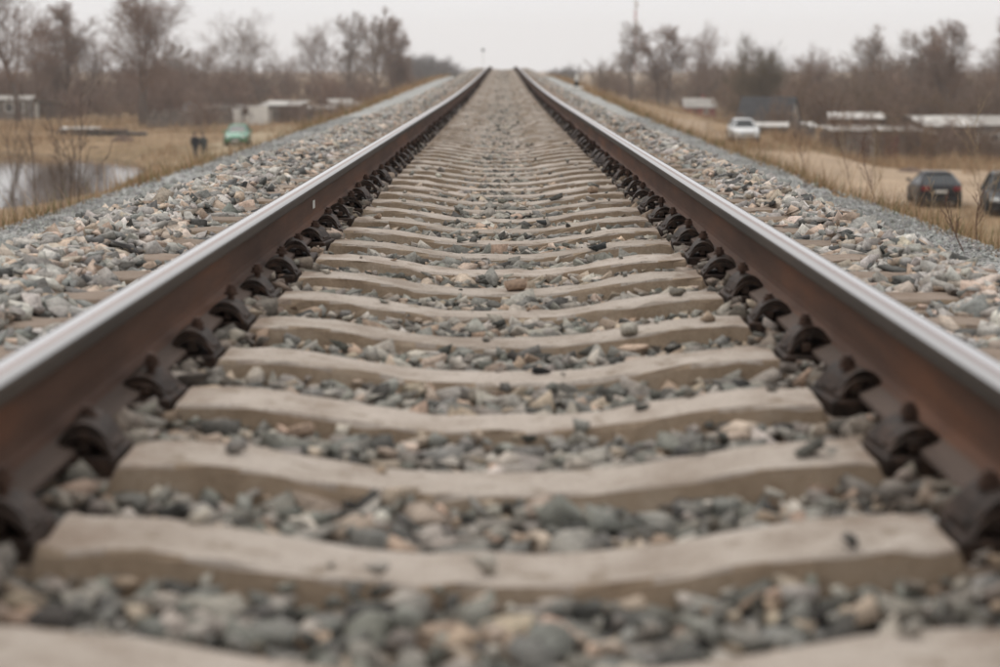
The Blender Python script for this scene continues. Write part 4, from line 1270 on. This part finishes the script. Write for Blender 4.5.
shed('broad shed with a slanted pale roof right of the long white-roofed shed', 944, 128, 3.6, 3.2, 1.85, M_WOOD_B, M_ROOF_W, 0.17, 0.15, group='garden sheds on the right', doors=((0.6, 0, 0.9, 1.5, M_DARK),))
shed('grey shed with a wide pale roof at the right edge above the second dark car', 985, 130, 4.2, 3.4, 1.9, M_WOOD_G, M_ROOF_G, 0.15, -0.1, group='garden sheds on the right', windows=((-0.9, 0.7, 0.7, 0.6, M_SHEET), (0.5, 0.7, 0.7, 0.6, M_GLASS)))
fence('grey plank fence between the white car and the long white-roofed shed', 790, 832, 116, 114, 1.55, M_FENCE, 5, jag=0.25)
fence('brown plank fence along the right end of the dry field', 928, 1010, 117, 113, 0.95, M_WOOD_B, 6, jag=0.14)

# far landmarks
a = at(73, 100, 620); tb = empty('tower_block', (a.x, 620, float(z_ground(a.x, 620)))); tag(tb, 'pale cream tower block far behind the left trees', 'building')
hh = at(73, 38, 620).z - tb.location.z
MB().box((0, 0, hh / 2), (3.4, 6, hh)).build('wall', M_CREAM, tb)
MB().prism([(-1.9, hh), (1.9, hh), (0.2, hh + 1.6)], 'y', -3.2, 3.2).build('roof', M_ROOF_W, tb)
for k in range(4):
    for s in (-0.8, 0.8):
        MB().box((s, -3.03, hh - 1.6 - k * 2.2), (0.7, 0.06, 1.0)).build('window', M_GLASS, tb)
a = at(635, 60, 560); mz = float(z_ground(a.x, 560)); mh = at(635, -14, 560).z - mz
mast = empty('radio_mast', (a.x, 560, mz)); tag(mast, 'thin red and white lattice radio mast above the right trees', 'mast')
M_MR = plain('mast_red_paint', (0.46, 0.16, 0.13), 0.7); M_MW = plain('mast_white_paint', (0.7, 0.68, 0.66), 0.7)
for k in range(8):
    z0, z1 = mh * k / 8, mh * (k + 1) / 8
    b = MB()
    for (sx, sy) in ((-0.35, -0.2), (0.35, -0.2), (0, 0.4)): b.cyl((sx, sy, z0), (sx, sy, z1), 0.07, n=5)
    for j in range(6):
        za, zb = z0 + (z1 - z0) * j / 6, z0 + (z1 - z0) * (j + 1) / 6
        b.cyl((-0.35, -0.2, za), (0.35, -0.2, zb), 0.035, n=4); b.cyl((0.35, -0.2, za), (0, 0.4, zb), 0.035, n=4); b.cyl((0, 0.4, za), (-0.35, -0.2, zb), 0.035, n=4)
    b.build('mast_section', M_MR if k % 2 else M_MW, mast)
for dz in (0.6, 0.78): MB().cyl((0.3, -0.6, mh * dz), (0.3, -0.6, mh * dz + 1.6), 0.45, n=12).build('antenna', M_MW, mast)

# track-side marker post on a white slab
Y = 72.0; X = 2.92; mz = float(zt(Y)) - 0.5
mk = empty('marker_post', (X, Y, mz)); tag(mk, 'small black and white marker post on a white slab beside the right shoulder', 'marker post')
M_BLK = plain('black_paint', (0.03, 0.03, 0.032), 0.6)
MB().box((0, 0, 0.05), (0.52, 0.5, 0.10), bev=0.015).build('base_slab', M_SHEET, mk)
MB().cyl((0, 0, 0.10), (0, 0, 0.32), 0.085, 0.08, n=14).build('lower_post', M_BLK, mk)
MB().cyl((0, 0, 0.32), (0, 0, 0.50), 0.08, 0.078, n=14).build('upper_post', M_SHEET, mk)
MB().box((0.01, -0.03, 0.545), (0.13, 0.15, 0.09), bev=0.02).build('cap', M_SHEET, mk)
# signal beyond the crest
Y = 300.0; a = at(483, 50, Y); sz = float(z_ground(a.x, Y)); top = a.z
sg = empty('signal_post', (a.x, Y, sz)); tag(sg, 'tiny dark signal head on a thin grey post beyond the crest of the track', 'signal')
MB().cyl((0, 0, 0), (0, 0, top - sz), 0.03, 0.025, n=8).build('post', M_ROOF_G, sg)
b = MB(); b.box((0, -0.12, top - sz), (0.42, 0.2, 0.5), bev=0.06); b.build('signal_head', M_BLK, sg)
MB().cyl((0, -0.22, top - sz + 0.1), (0, -0.30, top - sz + 0.1), 0.09, n=12).build('lens', M_GLASS, sg)

# ------------------------------------------------------------------ cars
M_TYRE = plain('tyre_rubber', (0.018, 0.018, 0.019), 0.85); M_RIM = plain('alloy_rim', (0.45, 0.45, 0.46), 0.35, metal=0.9)
M_TRIM = plain('black_trim', (0.02, 0.02, 0.021), 0.6); M_CARGLASS = plain('tinted_car_glass', (0.018, 0.022, 0.024), 0.12, var=0.05, spec=0.3)
M_TAIL = plain('red_tail_lamp', (0.24, 0.015, 0.02), 0.2, var=0.1); M_HEADL = plain('clear_headlamp', (0.62, 0.64, 0.63), 0.12, var=0.1, spec=0.8)
M_PLATE = plain('white_number_plate', (0.72, 0.70, 0.64), 0.5, var=0.05)

def loft(sections, close=True):
    """sections: list of equal-length point rings -> bmesh builder"""
    b = MB(); rows = [[b.bm.verts.new(p) for p in s] for s in sections]; n = len(rows[0])
    for i in range(len(rows) - 1):
        for j in range(n): b.bm.faces.new((rows[i][j], rows[i][(j + 1) % n], rows[i + 1][(j + 1) % n], rows[i + 1][j]))
    if close: b.bm.faces.new(rows[0][::-1]); b.bm.faces.new(rows[-1])
    return b
def lerp_tab(tab, y):
    ks = [a for a, _ in tab]; vs = [v for _, v in tab]
    return float(np.interp(y, ks, vs))
def car(label, px, Y, rz, paint, name='parked_car', L=4.2, W=1.74, H=1.43, z=None, rear_slope=0.55, cat_='car', group='parked cars', glass=None, rails=False):
    """local: front at +y, z=0 on the ground"""
    glass = glass or M_CARGLASS
    X = at(px, 100, Y).x
    o = empty(name, (X, Y, float(z_ground(X, Y)) + 0.01 if z is None else z), rz); tag(o, label, cat_, group)
    hl, hw = L / 2, W / 2
    belt = [(-hl, 0.70), (-hl + 0.10, 0.90), (-hl + 0.5, 0.95), (0.3, 0.93), (hl - 1.15, 0.92), (hl - 0.5, 0.80), (hl - 0.12, 0.70), (hl, 0.58)]
    low = [(-hl, 0.34), (-hl + 0.15, 0.24), (-hl + 0.6, 0.20), (hl - 0.6, 0.19), (hl - 0.12, 0.24), (hl, 0.34)]
    wid = [(-hl, hw * 0.70), (-hl + 0.12, hw * 0.90), (-hl + 0.5, hw * 0.99), (0, hw), (hl - 0.7, hw * 0.97), (hl - 0.2, hw * 0.88), (hl, hw * 0.70)]
    S = []
    for y in np.concatenate([[-hl, -hl + 0.05, -hl + 0.12, -hl + 0.3], np.linspace(-hl + 0.5, hl - 0.5, 12), [hl - 0.3, hl - 0.12, hl - 0.05, hl]]):
        zb, zl, w = lerp_tab(belt, y), lerp_tab(low, y), lerp_tab(wid, y); m = (zb + zl) / 2
        S.append([(-w * 0.90, y, zl), (w * 0.90, y, zl), (w * 0.985, y, zl + 0.10), (w, y, m + 0.06), (w * 0.985, y, zb - 0.08), (w * 0.93, y, zb - 0.005), (w * 0.55, y, zb + 0.018), (0, y, zb + 0.026),
                  (-w * 0.55, y, zb + 0.018), (-w * 0.93, y, zb - 0.005), (-w * 0.985, y, zb - 0.08), (-w, y, m + 0.06), (-w * 0.985, y, zl + 0.10)])
    body = loft(S).build('body', paint, o, smooth=True)
    # cabin: glass house below, painted roof above
    f0, f1, r1_, r0 = hl - 1.15, hl - 1.95, -hl + 0.12 + rear_slope, -hl + 0.14
    zr = H
    def ring(z, k):
        t_ = k; yf = f0 + (f1 - f0) * t_; yr = r0 + (r1_ - r0) * t_; w = hw * (0.93 - 0.30 * t_)
        return [(-w * 0.92, yr, z), (w * 0.92, yr, z), (w, yr + 0.18, z), (w, (yf + yr) / 2, z), (w * 0.985, yf - 0.22, z), (w * 0.80, yf, z), (-w * 0.80, yf, z), (-w * 0.985, yf - 0.22, z), (-w, (yf + yr) / 2, z), (-w, yr + 0.18, z)]
    loft([ring(0.90, 0), ring(zr - 0.085, 0.90)]).build('window_band', glass, o)
    loft([ring(zr - 0.085, 0.90), ring(zr - 0.03, 1.0), [(x * 0.86, y * 0.95 - 0.01, z + 0.03) for x, y, z in ring(zr - 0.03, 1.0)]]).build('roof', paint, o, smooth=True)
    b0, b1 = ring(0.90, 0), ring(zr - 0.085, 0.90)
    for (i, rad) in ((0, 0.05), (1, 0.05), (2, 0.05), (9, 0.05), (5, 0.035), (6, 0.035), (4, 0.03), (7, 0.03), (3, 0.035), (8, 0.035)):
        MB().cyl(b0[i], b1[i], rad, rad * 0.85, n=6, caps=False).build('pillar', paint if i not in (3, 8) else M_TRIM, o)
    wr = 0.315
    for sx in (-1, 1):
        for yy in (hl - 0.82, -hl + 0.78):
            c_ = (sx * (hw - 0.10), yy, wr)
            MB().cyl((sx * (hw - 0.22), yy, wr + 0.03), (sx * (hw + 0.004), yy, wr + 0.03), wr + 0.055, n=22).build('wheel_arch', M_TRIM, o)
            w_ = MB().cyl((sx * (hw - 0.19), yy, wr), (sx * (hw + 0.012), yy, wr), wr, n=22).build('wheel', M_TYRE, o)
            rim = MB()
            rim.cyl((sx * (hw + 0.013), yy, wr), (sx * (hw + 0.020), yy, wr), 0.06, n=10)
            for q in range(5):
                a = q * 2 * math.pi / 5
                rim.box((sx * (hw + 0.017), yy + 0.11 * math.sin(a), wr + 0.11 * math.cos(a)), (0.012, 0.055, 0.20), rot=(-a, 0, 0))
            rim.build('rim', M_RIM, w_)
        MB().box((sx * (hw + 0.085), f0 - 0.32, 0.985), (0.17, 0.09, 0.13), bev=0.03).build('mirror', paint, o)
        MB().box((sx * hw * 0.72, -hl + 0.035, 0.77), (hw * 0.36, 0.10, 0.17), rot=(0.1, 0, sx * 0.18), bev=0.03).build('tail_light', M_TAIL, o)
        MB().box((sx * hw * 0.64, hl - 0.10, 0.625), (hw * 0.40, 0.16, 0.13), rot=(-0.35, 0, -sx * 0.35), bev=0.03).build('headlight', M_HEADL, o)
        for yy in (0.15, -0.75): MB().box((sx * (hw + 0.004), yy, 0.80), (0.025, 0.17, 0.03), bev=0.008).build('door_handle', paint, o)
    MB().box((0, hl - 0.03, 0.30), (W * 0.72, 0.12, 0.11), bev=0.02).build('front_bumper', M_TRIM, o)
    MB().box((0, hl - 0.035, 0.52), (W * 0.44, 0.10, 0.12), bev=0.02).build('grille', M_TRIM, o)
    MB().box((0, hl + 0.035, 0.42), (0.50, 0.02, 0.11)).build('number_plate', M_PLATE, o)
    MB().box((0, -hl + 0.0, 0.34), (W * 0.80, 0.14, 0.14), bev=0.03).build('rear_bumper', M_TRIM, o)
    MB().box((0, -hl - 0.012, 0.66), (0.50, 0.02, 0.11)).build('number_plate', M_PLATE, o)
    MB().box((0, r1_ - 0.02, zr - 0.045), (W * 0.62, 0.16, 0.035), bev=0.01).build('spoiler', paint, o)
    return o
P_GREEN = plain('green_car_paint', (0.012, 0.24, 0.12), 0.3, var=0.05, coat=0.6)
P_WHITE = plain('white_car_paint', (0.62, 0.62, 0.61), 0.35, var=0.04, coat=0.5)
P_BLACK = plain('black_car_paint', (0.016, 0.017, 0.021), 0.35, var=0.1, coat=0.15, spec=0.12)
P_DARK = plain('charcoal_car_paint', (0.016, 0.015, 0.016), 0.35, var=0.1, coat=0.15, spec=0.12)
car('green hatchback facing the camera on the field left of the track', 237, 124, math.pi + 0.06, P_GREEN, L=3.9, W=1.66, H=1.42, rear_slope=0.4)
car('white car facing the camera in front of the black steep-roofed barn', 744, 112, math.pi - 0.02, P_WHITE, L=4.2, W=1.7, H=1.42)
car('black hatchback seen from behind, parked on the grass at the right', 937, 75.5, -0.09, P_BLACK, L=4.25, W=1.78, H=1.39, rear_slope=1.05)
car('dark car cut off by the right edge of the photo, facing the camera', 1011, 71, math.pi - 0.2, P_DARK, L=4.4, W=1.82, H=1.56)

# ------------------------------------------------------------------ two people
M_SKIN = plain('skin', (0.42, 0.26, 0.19), 0.6, var=0.08)
def person(label, px, Y, H, rz, jacket, trousers, hair, bag=None, lean=0.0, step=0.12):
    X = at(px, 100, Y).x; k = H / 1.75
    J = {'pel': (0, 0, 0.95), 'wst': (0, -0.01 + lean * 0.3, 1.10), 'chs': (0, lean * 0.8, 1.32), 'nck': (0, lean * 1.0, 1.49), 'hd0': (0, lean * 1.1 + 0.01, 1.57), 'hd1': (0, lean * 1.2 + 0.02, 1.66), 'hd2': (0, lean * 1.25 + 0.01, 1.74),
         'nose': (0, lean * 1.2 + 0.115, 1.645)}
    E_ = [('pel', 'wst'), ('wst', 'chs'), ('chs', 'nck'), ('nck', 'hd0'), ('hd0', 'hd1'), ('hd1', 'hd2'), ('hd1', 'nose')]
    RD = {'pel': (0.165, 0.125), 'wst': (0.165, 0.12), 'chs': (0.195, 0.13), 'nck': (0.062, 0.062), 'hd0': (0.07, 0.082), 'hd1': (0.078, 0.098), 'hd2': (0.05, 0.06), 'nose': (0.016, 0.016)}
    for s, n in ((-1, 'l'), (1, 'r')):
        st = step * s
        J.update({n + 'hip': (s * 0.095, 0, 0.88), n + 'kne': (s * 0.10, st * 0.6 + 0.03, 0.50), n + 'ank': (s * 0.10, st - 0.03 * (s < 0), 0.09), n + 'toe': (s * 0.11, st + 0.15, 0.035),
                  n + 'sho': (s * 0.185, lean * 0.9, 1.41), n + 'elb': (s * 0.27, lean * 0.5 - 0.06, 1.13), n + 'wri': (s * 0.205, lean * 0.4 + 0.10, 0.96), n + 'hnd': (s * 0.165, lean * 0.4 + 0.13, 0.90)})
        E_ += [('pel', n + 'hip'), (n + 'hip', n + 'kne'), (n + 'kne', n + 'ank'), (n + 'ank', n + 'toe'), ('chs', n + 'sho'), (n + 'sho', n + 'elb'), (n + 'elb', n + 'wri'), (n + 'wri', n + 'hnd')]
        RD.update({n + 'hip': (0.10, 0.105), n + 'kne': (0.068, 0.068), n + 'ank': (0.05, 0.05), n + 'toe': (0.045, 0.035), n + 'sho': (0.085, 0.085), n + 'elb': (0.06, 0.06), n + 'wri': (0.048, 0.048), n + 'hnd': (0.045, 0.03)})
    names = list(J)
    me = bpy.data.meshes.new('body'); me.from_pydata([J[n] for n in names], [(names.index(a), names.index(b)) for a, b in E_], [])
    tmp = bpy.data.objects.new('body_tmp', me); COL.objects.link(tmp)
    sk = tmp.modifiers.new('skin', 'SKIN'); sk.use_smooth_shade = True; sk.branch_smoothing = 0.4
    for i, n in enumerate(names):
        me.skin_vertices[0].data[i].radius = RD[n]; me.skin_vertices[0].data[i].use_root = n == 'pel'
    sb = tmp.modifiers.new('sub', 'SUBSURF'); sb.levels = 2; sb.render_levels = 2
    dg = bpy.context.evaluated_depsgraph_get(); dg.update()
    body = bpy.data.meshes.new_from_object(tmp.evaluated_get(dg)); bpy.data.objects.remove(tmp)
    body.name = 'body'
    body.materials.clear()
    for m in (jacket, trousers, M_SKIN, M_TRIM): body.materials.append(m)
    for p in body.polygons:
        z = p.center.z; p.use_smooth = True
        p.material_index = 2 if z > 1.50 else 3 if z < 0.10 else 1 if z < 0.86 else 0
    o = empty('person', (X, Y, float(z_ground(X, Y))), rz); o.scale = (k * 1.12, k * 1.12, k); tag(o, label, 'person')
    link('body', body, o)
    h = MB(); r_ = bmesh.ops.create_icosphere(h.bm, subdivisions=3, radius=1.0)
    for v_ in list(h.bm.verts):
        if v_.co.z < -0.15 and v_.co.y > -0.2 or v_.co.z < -0.75: h.bm.verts.remove(v_)
    bmesh.ops.transform(h.bm, matrix=Matrix.Translation((0, lean * 1.2 + 0.005, 1.685)) @ Matrix.Diagonal((0.098, 0.118, 0.11, 1)), verts=h.bm.verts)
    h.build('hair', hair, o, smooth=True)
    c_ = MB(); rows = []                                         # coat skirt that ends below the hips
    for z, a, bb in ((1.16, 0.19, 0.145), (1.02, 0.205, 0.16), (0.88, 0.215, 0.17), (0.76, 0.22, 0.175)):
        rows.append([(a * math.cos(q * math.pi / 10), bb * math.sin(q * math.pi / 10) + lean * 0.2, z) for q in range(20)])
    loft(rows, close=False).build('coat', jacket, o, smooth=True)
    if bag:
        MB().box((0, -0.22 + lean, 1.24), (0.30, 0.17, 0.42), rot=(lean * 0.5, 0, 0), bev=0.05).build('backpack', bag, o)
    return o
M_COAT = plain('black_coat', (0.018, 0.02, 0.026), 0.85, var=0.3, scale=8); M_COAT2 = plain('dark_grey_green_coat', (0.055, 0.062, 0.058), 0.85, var=0.3, scale=8)
M_JEANS = plain('dark_trousers', (0.03, 0.03, 0.036), 0.9, var=0.2); M_HAIR = plain('dark_hair', (0.035, 0.022, 0.015), 0.6, var=0.2); M_HAIR2 = plain('brown_hair', (0.12, 0.07, 0.04), 0.6, var=0.2)
person('person in a black coat, left of the two by the pond', 194.5, 108.0, 1.52, 0.45, M_COAT, M_JEANS, M_HAIR, M_COAT, lean=0.16)
person('person in a dark grey-green coat, right of the two by the pond', 203.0, 108.3, 1.48, 0.9, M_COAT2, M_JEANS, M_HAIR2, lean=0.10, step=-0.1)

# ------------------------------------------------------------------ the air
hz_m, nt, _b = new_mat('thin_grey_haze')
nt.nodes.remove(_b)
pv_ = nt.nodes.new('ShaderNodeVolumePrincipled')
pv_.inputs['Color'].default_value = (0.965, 0.965, 0.98, 1)
pv_.inputs['Density'].default_value = 0.00042
pv_.inputs['Anisotropy'].default_value = 0.2
nt.links.new(pv_.outputs[0], nt.nodes['Material Output'].inputs['Volume'])
hb = MB(); hb.box((0, 650, 0), (3500, 2600, 1)); 
hz = hb.build('haze', hz_m)
hz.scale.z = 50.0; hz.location.z = -8.0 + 25.0
tag(hz, 'thin grey haze that veils the far trees', kind='stuff')
print('TRIS', N_TRI, sum(len(m.polygons) for m in bpy.data.meshes))
